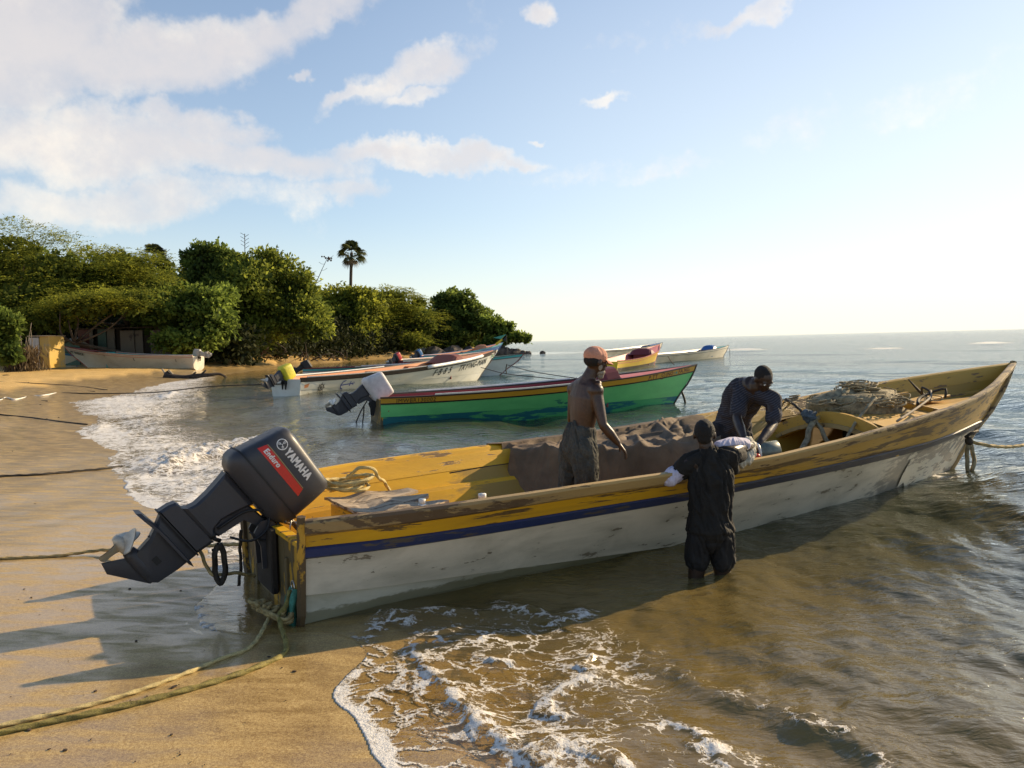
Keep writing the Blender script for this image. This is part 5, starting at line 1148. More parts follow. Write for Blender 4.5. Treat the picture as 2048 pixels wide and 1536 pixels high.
def bld3s(b):
    limb(b, [J3(1420, 1060, -.0), J3(1420, 1010, .0), J3(1422, 960, .01), J3(1420, 930, .02), J3(1418, 912, .03)], np.array([(.176, .14), (.150, .115), (.160, .118), (.158, .112), (.10, .085)]), 22, flat=lat3)
    limb(b, [J3(1400, 922, .03), J3(1378, 928, .03), J3(1362, 940, .08)], [.078, .070, .066]); limb(b, [J3(1440, 918, .03), J3(1458, 912, .05), J3(1474, 912, .18)], [.078, .068, .066])
    limb(b, [J3(1462, 925, .04), J3(1470, 940, .08)], [.05, .045]); limb(b, [J3(1450, 1000, -.02), J3(1454, 1060, -.02)], [.04, .035])
blobmesh('black_shirt', bld3s, .0085, 3, M['black_cloth'], man3, folds(3, 5, .034, 4, .8))
def bld3p(b):
    limb(b, [J3(1420, 1042, 0), J3(1420, 1075, 0)], np.array([(.150, .12), (.158, .125)]), 20, flat=lat3)
    limb(b, [J3(1402, 1070, 0), J3(1398, 1090, .0), J3(1394, 1122, .0)], [.098, .098, .088]); limb(b, [J3(1441, 1070, 0), J3(1443, 1090, .0), J3(1447, 1125, .0)], [.098, .095, .086])
blobmesh('black_shorts', bld3p, .0085, 3, M['black_cloth2'], man3, folds(4, 6, .022, 6))
def sl1(b): limb(b, [J3(1358, 944, .08), J3(1346, 951, .06), J3(1338, 958, .05)], [.060, .066, .056]); b.ball(J3(1342, 959, .04), .050, 12)
blobmesh('pale_sleeve', sl1, .007, 3, M['lilac_cloth'], man3, folds(5, 20, .014, 3))
def sl2(b): limb(b, [J3(1438, 893, .10), J3(1462, 887, .16), J3(1490, 889, .30)], [.040, .046, .044])
blobmesh('pale_sleeve', sl2, .007, 3, M['lilac_cloth'], man3, folds(4, 10, .016, 8))
def bld3h(b): b.ball(hc3 + R3 @ np.array((-.022, 0, .028)), (.094, .080, .088), 16, R3); b.ball(hc3 + R3 @ np.array((-.045, 0, -.02)), (.058, .060, .055), 12, R3)
blobmesh('hair', bld3h, .006, 1, M['hair'], man3, lambda co: (fbm(co[:, 0] * 80, co[:, 2] * 80, 2) - .5) * .006)
# what they pass over the side: a cream cloth bag and a grey bucket
bc = at(1492, 908, 6.50); bag = empty('cloth_bag', 'cream cloth bag held over the boat\'s side between the two men', 'bag', tuple(bc))
def bgf(b): limb(b, [at(1497, 885, 6.58), at(1492, 908, 6.5), at(1486, 924, 6.42)], np.array([(.05, .045), (.072, .06), (.05, .05)]), 16, flat=(1, 0, 0))
blobmesh('bag', bgf, .007, 3, M['cream_cloth'], bag, folds(5, 12, .022, 1))
bc = at(1532, 903, 6.9); bk = empty('bucket', 'small grey green plastic bucket lying on its side by the stooping man\'s hands', 'bucket', tuple(bc))
b = MB(); dirb = nrm((.95, .1, .08)); b.tube([-dirb * .10, -dirb * .085, dirb * .10, dirb * .11, dirb * .105], [.062, .085, .088, .070, .02], 16); b.build('pail', plain('grey_green_plastic', (.13, .16, .14), .4), bk, True)
b = MB(); b.tube([-dirb * .092, -dirb * .075], [.093, .093], 16); b.build('rim', M['white_pvc'], bk, True)
b = MB(); b.ball(tuple(at(1513, 912, 6.75) - bc), (.035, .03, .022), 10); b.build('handle_wrap', M['red_decal'], bk, True)

# ------------------------------------------------------------------ gear in the boat
def L2W(u, v, z_): return BS + BE * u + BN * v + np.array([0, 0, z_])
P = [L2W(*p) for p in coil((.62, .12, .68), .13, .20, 4.2, .10, 120, .8, .25)]; rope('rope_coil', P, .0125, M['rope_pale'], 'pale yellow rope coiled on the stern bench behind the motor', 'rope')
P = [L2W(*p) for p in ((.62, .10, .78), (.70, .02, .86), (.80, .0, .84), (.86, .05, .76), (.95, .15, .70), (1.05, .22, .55))]; rope('rope', P, .0125, M['rope_pale'], 'loose pale yellow rope end looping off the stern coil', 'rope')
def jug(name, label, u, v, z_, s):
    r = empty(name, label, 'jug', tuple(L2W(u, v, z_ - .2 * s)), TH); b = MB(); b.tube([(0, 0, 0), (0, 0, .01 * s), (0, 0, .16 * s), (0, 0, .21 * s), (0, 0, .235 * s)], np.array([.06, .075, .075, .05, .022]) * s, 14); b.build('jug', M['white_pvc'], r, True)
    b = MB(); b.tube([(0, 0, .235 * s), (0, 0, .265 * s)], .024 * s, 10); b.build('cap', M['white_pvc'], r, True); return r
jug('plastic_jug', 'white plastic jug nearest the stern, just behind the near side', .92, -.62, .62, 1.1); jug('plastic_jug', 'second white plastic jug, a little farther from the stern', 1.45, -.55, .57, 1.3)
b = MB(); b.tube([L2W(1.95, 1.0, .55), L2W(3.4, 1.08, .60)], .022, 8); o = b.build('oar_shaft', M['rubber'], None, True); T(o, 'dark pole lying along the inside of the far wall', 'pole')
# nets and lines piled on the foredeck
net = MB(); rr = np.random.default_rng(3)
c0_ = (7.0, .18, .90); mo = MB(); mo.ball((0, 0, 0), 1, 26); Vm = np.array(mo.v); nm_ = fbm(Vm[:, 0] * 3 + 5, Vm[:, 1] * 3 + Vm[:, 2] * 2, 4); Vm = Vm * (.6 + .8 * nm_)[:, None] * [.62, .46, .24] + c0_
net.add([L2W(*p) for p in Vm], mo.f)
for k in range(110):
    c_ = np.array([7.0 + rr.normal(0, .28), rr.normal(.18, .23), .0]); c_[2] = .95 + .19 * math.exp(-((c_[0] - 7.0) / .3) ** 2 - ((c_[1] - .18) / .25) ** 2) + rr.random() * .05; t_ = np.linspace(0, 1, 36); R0 = .04 + .10 * rr.random(); ph = rr.random() * 6; tl = rr.random() * .9
    a = t_ * (5 + 8 * rr.random()) + ph; P = np.stack([c_[0] + R0 * np.cos(a) * (1 + .3 * np.sin(2.3 * a)), c_[1] + R0 * np.sin(a), c_[2] + R0 * .45 * tl * np.sin(a + ph) + .05 * t_], -1); net.tube([L2W(*p) for p in P], .005 + .006 * rr.random(), 5)
o = net.build('fishing_net', M['rope_grey'], None, True); T(o, 'tangled grey green fishing net and line heaped on the foredeck', 'fishing net')
net = MB()
for (cu, cv, cz) in ((6.62, .50, .98), (6.62, .44, .96), (6.64, .40, 1.0)):
    for k in range(9):
        t_ = np.linspace(0, 1, 18); a = t_ * 7 + rr.random() * 6; R0 = .04 + .06 * rr.random(); P = np.stack([cu + R0 * np.cos(a), cv + R0 * np.sin(a * 1.2), cz + R0 * .7 * np.sin(a + 1)], -1); net.tube([L2W(*p) for p in P], .009, 5)
o = net.build('rope_bundle', M['rope_tan'], None, True); T(o, 'frayed tan rope bundles on the arch in front of the net heap', 'rope')
q7 = lambda px, py, Y: at(px, py, Y)
rope('rope', [q7(1700, 776, 9.9), q7(1672, 800, 9.5), q7(1638, 835, 9.1), q7(1625, 845, 9.0)], .024, M['rope_tan'], 'thick tan rope running from the far rim down to the knot at the arch', 'rope')
rope('rope', [q7(1628, 842, 9.0), q7(1618, 862, 8.85), q7(1612, 885, 8.75), q7(1600, 905, 8.6)], .030, M['rope_grey'], 'thick grey rope hanging from the knot left of the dark hold', 'rope')
rope('rope', [q7(1630, 842, 9.0), q7(1642, 858, 8.9), q7(1652, 878, 8.8), q7(1662, 895, 8.7)], .024, M['rope_grey'], 'grey rope hanging from the knot across the edge of the dark hold', 'rope')
rope('rope', [q7(1752, 796, 9.0), q7(1735, 815, 8.85), q7(1712, 845, 8.7), q7(1688, 885, 8.5)], .017, M['rope_grey'], 'grey rope slanting across the dark hold from the net heap', 'rope')
rope('rope', [q7(1572, 798, 9.5), q7(1592, 812, 9.2), q7(1612, 832, 9.0)], .016, M['rope_dark'], 'dark rope tied over the far rim beside the stooping man', 'rope')
b = MB(); b.ball(q7(1619, 834, 9.0), (.065, .06, .085), 10); b.ball(q7(1612, 828, 9.0), (.05, .05, .06), 10); b.tube(coil(q7(1618, 838, 9.0), .055, .07, 3, .06, 40), .02, 6); o = b.build('rope_knot', M['rope_blue'], None, True); T(o, 'faded blue rope knot on the arch at the head of the hold', 'rope')
b = MB(); b.box((0, 0, 0), (.95, .30, .025), rotm('Z', TH + .05), .004); o = b.build('plank', M['deck_wood'], None); o.location = L2W(8.15, .12, .93); o.rotation_euler = (0, -.08, 0); T(o, 'broad sunlit plank lying on the foredeck beyond the net', 'plank')
b = MB(); b.box((0, 0, 0), (1.0, .035, .03), rotm('Z', TH + .02)); o = b.build('wooden_strip', M['deck_wood'], None); o.location = L2W(7.9, .42, .97); o.rotation_euler = (0, -.06, 0); T(o, 'narrow wooden strip beside the broad foredeck plank', 'plank')
b = MB(); P = [L2W(6.35, -.75, .86), L2W(6.9, -.62, .95), L2W(7.5, -.42, 1.03), L2W(7.62, -.35, 1.10)]; b.tube(spline(P, 12), [.014] * 12, 6); o = b.build('boathook', M['pale_wood'], None, True); T(o, 'pale bent stick lying along the near side of the foredeck', 'stick')
b = MB(); b.tube([q7(1862, 802, 9.9), q7(1838, 782, 9.9), q7(1817, 759, 9.9)], [.022, .018, .008], 6); o = b.build('iron_spike', M['rope_dark'], None, True); T(o, 'rusty iron spike sticking up out of the net heap', 'spike')
b = MB(); b.tube(spline([L2W(7.2, -.45, .97), L2W(7.4, -.35, 1.02), L2W(7.62, -.36, 1.08)], 8), .02, 6); b.tube(spline([L2W(7.62, -.36, 1.08), L2W(7.70, -.48, 1.12), L2W(7.66, -.5, 1.02)], 6), .014, 6); b.tube(spline([L2W(7.62, -.36, 1.08), L2W(7.66, -.22, 1.13), L2W(7.70, -.2, 1.05)], 6), .014, 6); o = b.build('grapnel', M['rope_dark'], None, True); T(o, 'small rusty grapnel anchor among lines on the foredeck', 'anchor')
# lines at the stern
rope('rope', [L2W(-.02, -.66, .22), L2W(-.05, -.68, .12), L2W(-.05, -.66, -.02)], .022, M['rope_green'], 'teal rope strands hanging from a ring on the transom', 'rope')
rope('rope', [L2W(-.03, -.60, .22), L2W(-.06, -.58, .10), L2W(-.05, -.62, .0), L2W(-.05, -.70, -.02)], .018, M['rope_green'], 'second teal strand drooping beside the first on the transom', 'rope')
b = MB(); a_ = np.linspace(0, 2 * math.pi, 17); b.tube([L2W(-.03, -.635 + .035 * math.cos(t_), .235 + .035 * math.sin(t_)) for t_ in a_], .007, 6, cap=False); o = b.build('iron_ring', M['steel'], None, True); T(o, 'small iron ring on the transom that holds the teal rope', 'ring')
rope('rope', [q7(400, 1100, 5.55), q7(412, 1130, 5.5), q7(428, 1150, 5.5), q7(470, 1146, 5.6), q7(510, 1152, 5.75)], .012, M['rope_tan'], 'slack tan line looping under the motor to the transom', 'rope')
rope('rope', [q7(436, 1090, 5.5), q7(430, 1110, 5.48), q7(430, 1140, 5.5), q7(441, 1168, 5.5), q7(450, 1140, 5.52), q7(448, 1110, 5.52), q7(438, 1088, 5.5)], .019, M['rope_dark'], 'black hose loop hanging below the leg of the big motor', 'hose')
rope('rope', [q7(482, 1060, 5.7), q7(480, 1100, 5.7), q7(482, 1130, 5.7), q7(477, 1172, 5.65)], .011, M['rope_dark'], 'thin dark line hanging straight down beside the motor bracket', 'rope')
# bow ropes
pb_ = at(1938, 882, 10.0)
rope('rope', [pb_, at(1975, 891, 10.0), at(2015, 894, 10.2), at(2052, 890, 10.5), at(2120, 880, 11.5), at(2300, 880, 13)], .020, M['rope_tan'], 'tan mooring rope running right from the bow of the yellow boat', 'rope')
rope('rope', [pb_ + [0, 0, .02], at(1935, 900, 10), at(1934, 925, 10), at(1937, 945, 10)], .024, M['rope_grey'], 'left of the two rope ends hanging under the bow', 'rope'); rope('rope', [pb_, at(1944, 898, 10), at(1948, 920, 10), at(1944, 946, 10)], .024, M['rope_grey'], 'right of the two rope ends hanging under the bow', 'rope')
b = MB(); b.ball(pb_, (.05, .05, .06), 10); b.tube([pb_ + [-.05, 0, .05], pb_ + [.03, 0, .10], at(1956, 862, 10.05)], .018, 6); o = b.build('rope_knot', M['rope_dark'], None, True); T(o, 'dark knotted rope around the stem at the bow', 'rope')

# ------------------------------------------------------------------ ropes on the beach
def gnd(px, py, lift=.012):
    z_ = 0.1
    for _ in range(8):
        q = up(px, py, z_); z_ = max(float(sand_h(np.array([q[0]]), np.array([q[1]]))[0]), -.01) + lift
    return up(px, py, z_)
def grope(pts, r, mat, label, ends=None, lift=.01, strands=True, name='rope'):
    P = [gnd(a, b_, lift) if len((a, b_)) == 2 else None for a, b_ in pts]
    if ends is not None: P += list(ends)
    return rope(name, P, r, mat, label, 'rope', strands=strands)
grope([(-260, 1500), (-90, 1474), (0, 1452), (90, 1432), (183, 1409), (275, 1382), (366, 1349), (440, 1318), (505, 1290)], .0115, M['rope_pale'], 'pale yellow rope on the wet sand, upper of the two in front', [L2W(-.12, -.45, .04)])
grope([(-260, 1510), (-90, 1486), (0, 1466), (90, 1446), (183, 1427), (275, 1406), (366, 1382), (450, 1357), (524, 1330), (572, 1300)], .0155, M['rope_olive'], 'thick olive yellow rope on the wet sand, lower of the two in front', [L2W(-.14, -.68, .06), L2W(-.09, -.66, .12), L2W(-.04, -.60, .2)])
b = MB()
for k in range(5): b.tube(coil(L2W(-.10 - .03 * k, -.68 + .06 * k, .02 + .015 * k), .035, .05, 2.2, .05, 26, ph=k), .014, 6)
o = b.build('rope_knot', M['rope_tan'], None, True); T(o, 'clump of knotted tan rope at the foot of the transom', 'rope')
P = [gnd(-120, 1122), gnd(0, 1117), gnd(110, 1112), gnd(205, 1107) + [0, 0, .03], at(300, 1100, 6.6), at(400, 1092, 6.3), at(482, 1088, 6.0)]; rope('rope', P, .013, M['rope_tan'], 'tan stern line running left from the transom past the propeller', 'rope')
grope([(-80, 960), (0, 953), (70, 950), (140, 944), (205, 938), (245, 933)], .020, M['rope_dark'], 'dark rope crossing the wet sand into the white surf', strands=True)
grope([(-60, 820), (0, 829), (60, 835), (120, 843), (175, 849)], .020, M['rope_dark'], 'dark rope on the wet sand at the left edge, beyond the surf line', strands=False)
sA = np.array([*up(572, 792)[:2], 0]) + [0, 0, .45]
P = [gnd(-60, 770), gnd(0, 775), gnd(60, 781), gnd(130, 786), at(220, 787, 33), at(320, 784, 32), at(420, 773, 31), sA]; rope('rope', P, .022, M['rope_dark'], 'long stern line from the lettered boat over the water to the sand', 'rope', strands=False)
grope([(-30, 762), (60, 766), (140, 771), (215, 780)], .018, M['rope_dark'], 'thin line on the dry sand just above the long stern line', strands=False)
grope([(-30, 770), (0, 774), (80, 777), (190, 783)], .014, M['rope_dark'], 'faint thin line between the two longer lines on the dry sand', strands=False)
grope([(-40, 806), (0, 800), (12, 795), (28, 799), (45, 796), (62, 792), (85, 791), (112, 786)], .026, M['white_pvc'], 'wavy white rope lying on the dry sand at the left', strands=False)
grope([(-60, 795), (0, 797), (60, 800), (95, 802)], .014, M['rope_dark'], 'short dark line crossing under the wavy white rope', strands=False)
# mooring lines of the other boats
tipA = at(962, 735, 39); rope('rope', [tipA, at(1010, 747, 34), at(1080, 755, 30), at(1178, 765, 25)], .018, M['rope_dark'], 'lower mooring line from the lettered boat towards the green boat', 'rope', strands=False)
rope('rope', [at(1016, 730, 42.5), at(1060, 742, 38), at(1120, 752, 32), at(1180, 760, 26)], .018, M['rope_dark'], 'upper mooring line from the teal banded boat to the right', 'rope', strands=False)
rope('rope', [at(1014, 728, 42.5), at(1012, 738, 42.5), at(1013, 748, 42.5)], .03, M['rope_dark'], 'short dark line hanging at the teal banded boat\'s bow', 'rope', strands=False)
rope('rope', [at(1366, 765, 21.4), at(1363, 780, 21.4), at(1368, 795, 21.4), at(1371, 808, 21.4)], .03, M['rope_dark'], 'dark line hanging from the green boat\'s bow', 'rope', strands=False)
rope('rope', [at(1336, 712, 53.5), at(1342, 722, 52), at(1348, 729, 51)], .03, M['rope_dark'], 'mooring line slanting down from the bright yellow boat\'s bow', 'rope', strands=False)
rope('rope', [at(1459, 697, 67.5), at(1460, 716, 67.5)], .02, M['rope_dark'], 'thin line hanging straight from the farthest right boat\'s bow', 'rope', strands=False)
rope('rope', [at(735, 800, 17.9), at(722, 822, 17.9), at(712, 845, 17.9)], .014, M['rope_dark'], 'left of two thin lines hanging behind the green boat\'s motor', 'rope', strands=False); rope('rope', [at(728, 812, 17.9), at(727, 830, 17.9), at(725, 848, 17.9)], .014, M['rope_dark'], 'right of two thin lines hanging behind the green boat\'s motor', 'rope', strands=False)

# ------------------------------------------------------------------ trees
def leaf_mesh(name, Pn, Dn, Nn, size, aspect, mat, parent, tint):
    """one quad per leaf: position, direction, normal"""
    n = len(Pn); Dn = Dn / (np.linalg.norm(Dn, axis=1)[:, None] + 1e-9); S = np.cross(Nn, Dn); S = S / (np.linalg.norm(S, axis=1)[:, None] + 1e-9)
    L = (size * aspect)[:, None]; W = (size)[:, None]; up_ = np.cross(Dn, S)
    V = np.stack([Pn - S * W * .15, Pn + Dn * L * .45 - S * W * .5 + up_ * W * .12, Pn + Dn * L, Pn + Dn * L * .45 + S * W * .5 + up_ * W * .12], 1).reshape(-1, 3)
    Fc = np.arange(4 * n, dtype=np.int32).reshape(-1, 4); o = mobj(name, V, Fc, mat, parent)
    setattr_f(o.data, 'tint', np.repeat(tint, 4)); return o
def tree(name, label, base, lobes, n, style, mat, trunk=True, size=.17, group=None, cat='tree', limbs=7, seed=0, lean=0.0, thick=.22):
    """lobes: (x, y, z, rx, ry, rz) world centre and radii of crown masses"""
    rg = np.random.default_rng(seed + 11); lob = np.array(lobes, float); base = np.asarray(base, float); ex_ = []
    for L_ in lob:                        # smaller masses breaking the outline of each big one
        for _ in range(5):
            dd = rg.normal(size=3); dd[2] = abs(dd[2]) * .9; dd /= np.linalg.norm(dd); k_ = rg.uniform(.22, .42); ex_.append((*(L_[:3] + dd * L_[3:] * rg.uniform(.85, 1.08)), *(L_[3:] * k_)))
    lob0 = lob; lob = np.vstack([lob, ex_])
    root = empty(name, label, cat, tuple(base), 0, group)
    vol = (lob[:, 3] * lob[:, 4] + lob[:, 3] * lob[:, 5]) ; pick = rg.choice(len(lob), n, p=vol / vol.sum()); c = lob[pick, :3]; r = lob[pick, 3:]
    d = rg.normal(size=(n, 3)); d /= np.linalg.norm(d, axis=1)[:, None]; d[:, 2] = np.where(d[:, 2] < -.35, -d[:, 2], d[:, 2])
    rad = 1 - np.abs(rg.normal(0, .16, n)); P = c + d * r * rad[:, None]
    # clump: keep leaves where a coarse 3D noise is high, so gaps and tufts appear
    cs = 1.05; nz_ = fbm(P[:, 0] * cs + P[:, 2] * .7 * cs, P[:, 1] * cs * .6 + P[:, 2] * cs * 1.1, 3)
    bulge = (nz_ - .5) * 1.15; P = P + d * bulge[:, None] * np.minimum(r.min(1), 2.6)[:, None] * .85
    keep = rg.random(n) < np.clip(.25 + 2.6 * (nz_ - .30), .10, 1); P, d, c, r, nz_ = P[keep], d[keep], c[keep], r[keep], nz_[keep]; n = len(P)
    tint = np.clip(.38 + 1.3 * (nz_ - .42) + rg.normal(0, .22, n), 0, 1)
    if style == 'feather':                # sprays of leaflets on drooping, mostly level twigs
        k = 7; hz = d * [1, 1, .15] + rg.normal(0, .35, (n, 3)) * [1, 1, .2]; hz /= np.linalg.norm(hz, axis=1)[:, None]; Ls = .55 + .55 * rg.random(n)
        t_ = np.tile(np.linspace(0, 1, k), n); i_ = np.repeat(np.arange(n), k); side = np.cross(hz, [0, 0, 1.]); side /= np.linalg.norm(side, axis=1)[:, None]
        Q = P[i_] + hz[i_] * (t_ * Ls[i_])[:, None] + np.array([0, 0, 1.]) * (.12 * t_ - .34 * t_ ** 2)[:, None] * Ls[i_][:, None] + side[i_] * rg.normal(0, .07, n * k)[:, None]
        Dn = hz[i_] + side[i_] * np.where(np.arange(n * k) % 2, .9, -.9)[:, None] + rg.normal(0, .2, (n * k, 3)); Nn = np.array([0, 0, 1.]) + rg.normal(0, .35, (n * k, 3))
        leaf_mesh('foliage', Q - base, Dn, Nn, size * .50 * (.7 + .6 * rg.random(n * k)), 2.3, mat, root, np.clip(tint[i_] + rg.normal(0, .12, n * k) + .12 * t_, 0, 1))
    else:
        k = 4 if style == 'broad' else 5; i_ = np.repeat(np.arange(n), k); Q = P[i_] + rg.normal(0, .16 if style == 'broad' else .22, (n * k, 3))
        Dn = d[i_] + rg.normal(0, .8, (n * k, 3)) + np.array([0, 0, -.25]); Nn = d[i_] * .6 + [0, 0, .7] + rg.normal(0, .55, (n * k, 3))
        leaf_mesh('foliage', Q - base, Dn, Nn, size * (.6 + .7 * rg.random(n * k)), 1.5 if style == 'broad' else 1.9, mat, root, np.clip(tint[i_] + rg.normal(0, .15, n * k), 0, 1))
    # dense inner leaves, tinted dark as crown shade and to block light
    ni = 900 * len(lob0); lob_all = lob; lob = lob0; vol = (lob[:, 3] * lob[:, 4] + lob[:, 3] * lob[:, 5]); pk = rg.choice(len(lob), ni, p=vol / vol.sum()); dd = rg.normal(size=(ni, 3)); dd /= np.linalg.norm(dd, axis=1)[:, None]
    Pi = lob[pk, :3] + dd * lob[pk, 3:] * (rg.random(ni)[:, None] ** .4 * .66); leaf_mesh('inner_shade_foliage', Pi - base, rg.normal(size=(ni, 3)), rg.normal(size=(ni, 3)), (.26 + .22 * rg.random(ni)) * max(1, size / .22), 1.2, mat, root, np.clip(.1 + .15 * rg.random(ni), 0, 1))
    if trunk:
        top = lob[:, :3].mean(0); b = MB(); fork = base + (np.array([top[0], top[1], base[2] + (top[2] - base[2]) * .45]) - base) + [lean, 0, 0]
        b.tube(spline([base + [0, 0, -.4], base + (fork - base) * .5 + rg.normal(0, .15, 3) * [1, 1, 0], fork], 8), np.linspace(thick, thick * .62, 8), 8); b.build('trunk', M['bark'], root, True).data.transform(Matrix.Translation(-Vector(base)))
        for k_ in range(min(limbs, 14)):
            L_ = lob[k_ % len(lob)]; e_ = L_[:3] + rg.normal(0, .45, 3) * L_[3:] * [1, 1, .6]; m_ = fork * .5 + e_ * .5 + rg.normal(0, .35, 3); b = MB(); b.tube(spline([fork + rg.normal(0, .05, 3), m_, e_], 9), np.linspace(thick * .5, .025, 9), 6); b.build('limb', M['bark'], root, True).data.transform(Matrix.Translation(-Vector(base)))
    return root
def lob(px, py, Y, rx, rz, ry=None):
    """crown mass centred where the photograph shows it at distance Y; radii given in photo pixels"""
    c = at(px, py, Y); k = Y / FPX; return (*c, rx * k, (ry or max(rx, rz) * .8) * k, rz * k)
def gb(px, Y, z_=None):
    q = at(px, 700, Y); zz = float(sand_h(np.array([q[0]]), np.array([Y]))[0]) if z_ is None else z_; return (q[0], Y, zz)
tree('acacia_tree', 'tallest feathery green tree at the far left', gb(20, 66), [lob(20, 520, 66, 110, 75), lob(-60, 560, 65, 100, 95), lob(110, 545, 64, 85, 60), lob(45, 600, 62, 110, 50), lob(180, 560, 66, 60, 45), lob(-120, 520, 68, 90, 90)], 5200, 'feather', M['leaf_acacia'], seed=1, thick=.34)
tree('acacia_tree', 'feathery tree just right of the tallest one, with a thin sprig standing up', gb(225, 66), [lob(205, 560, 66, 75, 50), lob(270, 545, 68, 55, 45), lob(240, 520, 68, 34, 24), lob(300, 590, 66, 60, 45), lob(160, 610, 63, 75, 40), lob(330, 540, 70, 22, 32)], 3800, 'feather', M['leaf_acacia'], seed=2, thick=.26)
tree('acacia_tree', 'low feathery tree whose lit sprays hang over the sheds', gb(330, 67), [lob(180, 612, 59.5, 85, 24), lob(255, 608, 60, 60, 26), lob(110, 640, 60, 70, 30), lob(40, 645, 60, 70, 38)], 2600, 'feather', M['leaf_acacia'], seed=3, thick=.2)
tree('broadleaf_tree', 'dark upright leafy tree standing above the others left of the round tree', gb(415, 78), [lob(405, 520, 78, 32, 30), lob(435, 540, 78, 36, 45), lob(400, 570, 78, 40, 50), lob(450, 520, 78, 18, 16)], 2300, 'broad', M['leaf_broad'], seed=4, size=.26)
tree('olive_green_tree', 'big round olive green tree overhanging the sand in the middle of the grove', gb(520, 76), [lob(520, 590, 76, 85, 70), lob(470, 600, 76, 70, 72), lob(580, 640, 75, 62, 50), lob(540, 545, 77, 60, 34), lob(625, 665, 74, 36, 24), lob(500, 680, 74, 60, 36), lob(595, 590, 76, 40, 40)], 5200, 'clump', M['leaf_olive'], seed=5, size=.22, thick=.34)
tree('vine_covered_tree', 'tree hung with bright leafed vines behind the beached boat\'s motor', gb(400, 66), [lob(400, 615, 66, 60, 45), lob(340, 630, 65, 50, 45), lob(430, 660, 65, 45, 50), lob(380, 690, 64, 60, 30), lob(300, 640, 66, 40, 40)], 3300, 'broad', M['leaf_vine'], seed=6, size=.24)
tree('olive_green_tree', 'rounded tree right below the tall fan palm', gb(680, 104), [lob(670, 610, 104, 50, 34), lob(715, 640, 103, 55, 45), lob(650, 655, 102, 50, 45), lob(700, 680, 101, 60, 28), lob(740, 610, 104, 36, 26)], 3200, 'clump', M['leaf_acacia'], seed=7, size=.26)
tree('acacia_tree', 'flat topped feathery tree right of the tall fan palm', gb(790, 112), [lob(775, 595, 112, 60, 18), lob(800, 625, 111, 62, 32), lob(840, 650, 110, 52, 36), lob(760, 660, 108, 60, 34), lob(820, 685, 107, 60, 22), lob(835, 605, 112, 26, 12)], 3800, 'feather', M['leaf_acacia'], seed=8, thick=.3, size=.24)
tree('broadleaf_tree', 'round dark broadleaf tree near the end of the headland', gb(915, 118), [lob(912, 612, 118, 40, 30), lob(935, 645, 118, 42, 40), lob(890, 650, 117, 42, 42), lob(910, 685, 116, 52, 22), lob(880, 608, 118, 16, 14), lob(962, 660, 117, 22, 30)], 3600, 'broad', M['leaf_broad'], seed=9, size=.34)
tree('small_leaning_tree', 'small loose tree leaning over the rocks at the tip of the headland', gb(975, 113), [lob(985, 655, 113, 24, 18), lob(1010, 660, 113, 20, 12), lob(1035, 675, 113, 18, 7), lob(1000, 680, 113, 26, 10), lob(978, 690, 112, 22, 12), lob(1052, 678, 113, 9, 4)], 1300, 'broad', M['leaf_vine'], seed=10, size=.32, thick=.15, limbs=12)
tree('background_tree', 'dark tree filling in behind the left acacias', gb(130, 80), [lob(130, 590, 80, 110, 80), lob(260, 610, 80, 90, 70), lob(0, 600, 80, 120, 90), lob(-140, 580, 80, 120, 100)], 2600, 'clump', M['leaf_broad'], seed=12, size=.34)
tree('background_tree', 'dark tree filling in behind the vine covered tree', gb(350, 84), [lob(350, 620, 84, 80, 60), lob(460, 630, 86, 80, 60), lob(580, 640, 92, 70, 50)], 2000, 'clump', M['leaf_broad'], seed=13, size=.34)
tree('background_tree', 'dark tree filling in behind the right half of the headland', gb(800, 124), [lob(700, 655, 120, 70, 34), lob(800, 650, 124, 60, 36), lob(880, 660, 124, 50, 30)], 1800, 'clump', M['leaf_broad'], seed=14, size=.40)
tree('leafy_bush', 'leafy green bush at the left edge beside the dry sticks', gb(5, 50, .7), [lob(5, 690, 50, 35, 32), lob(22, 655, 50, 16, 22), lob(-40, 670, 50, 50, 55), lob(20, 712, 49.5, 26, 18)], 1700, 'broad', M['leaf_vine'], seed=15, size=.20, trunk=False, cat='bush')
# undergrowth and roots along the foot of the grove: a mass nobody could count
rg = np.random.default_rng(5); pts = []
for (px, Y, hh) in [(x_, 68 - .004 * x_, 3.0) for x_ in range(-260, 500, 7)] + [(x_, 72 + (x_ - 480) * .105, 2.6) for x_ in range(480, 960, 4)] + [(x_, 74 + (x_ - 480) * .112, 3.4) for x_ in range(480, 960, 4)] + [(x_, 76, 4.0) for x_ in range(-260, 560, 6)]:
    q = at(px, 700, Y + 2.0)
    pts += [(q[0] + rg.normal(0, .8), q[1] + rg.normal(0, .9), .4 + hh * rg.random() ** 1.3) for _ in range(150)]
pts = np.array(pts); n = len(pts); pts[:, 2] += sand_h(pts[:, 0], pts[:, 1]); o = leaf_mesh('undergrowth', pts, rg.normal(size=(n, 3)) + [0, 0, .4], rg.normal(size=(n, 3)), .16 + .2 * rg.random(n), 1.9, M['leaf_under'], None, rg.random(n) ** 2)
T(o, 'dark undergrowth, roots and dead twigs along the foot of the grove', None, None, 'stuff')
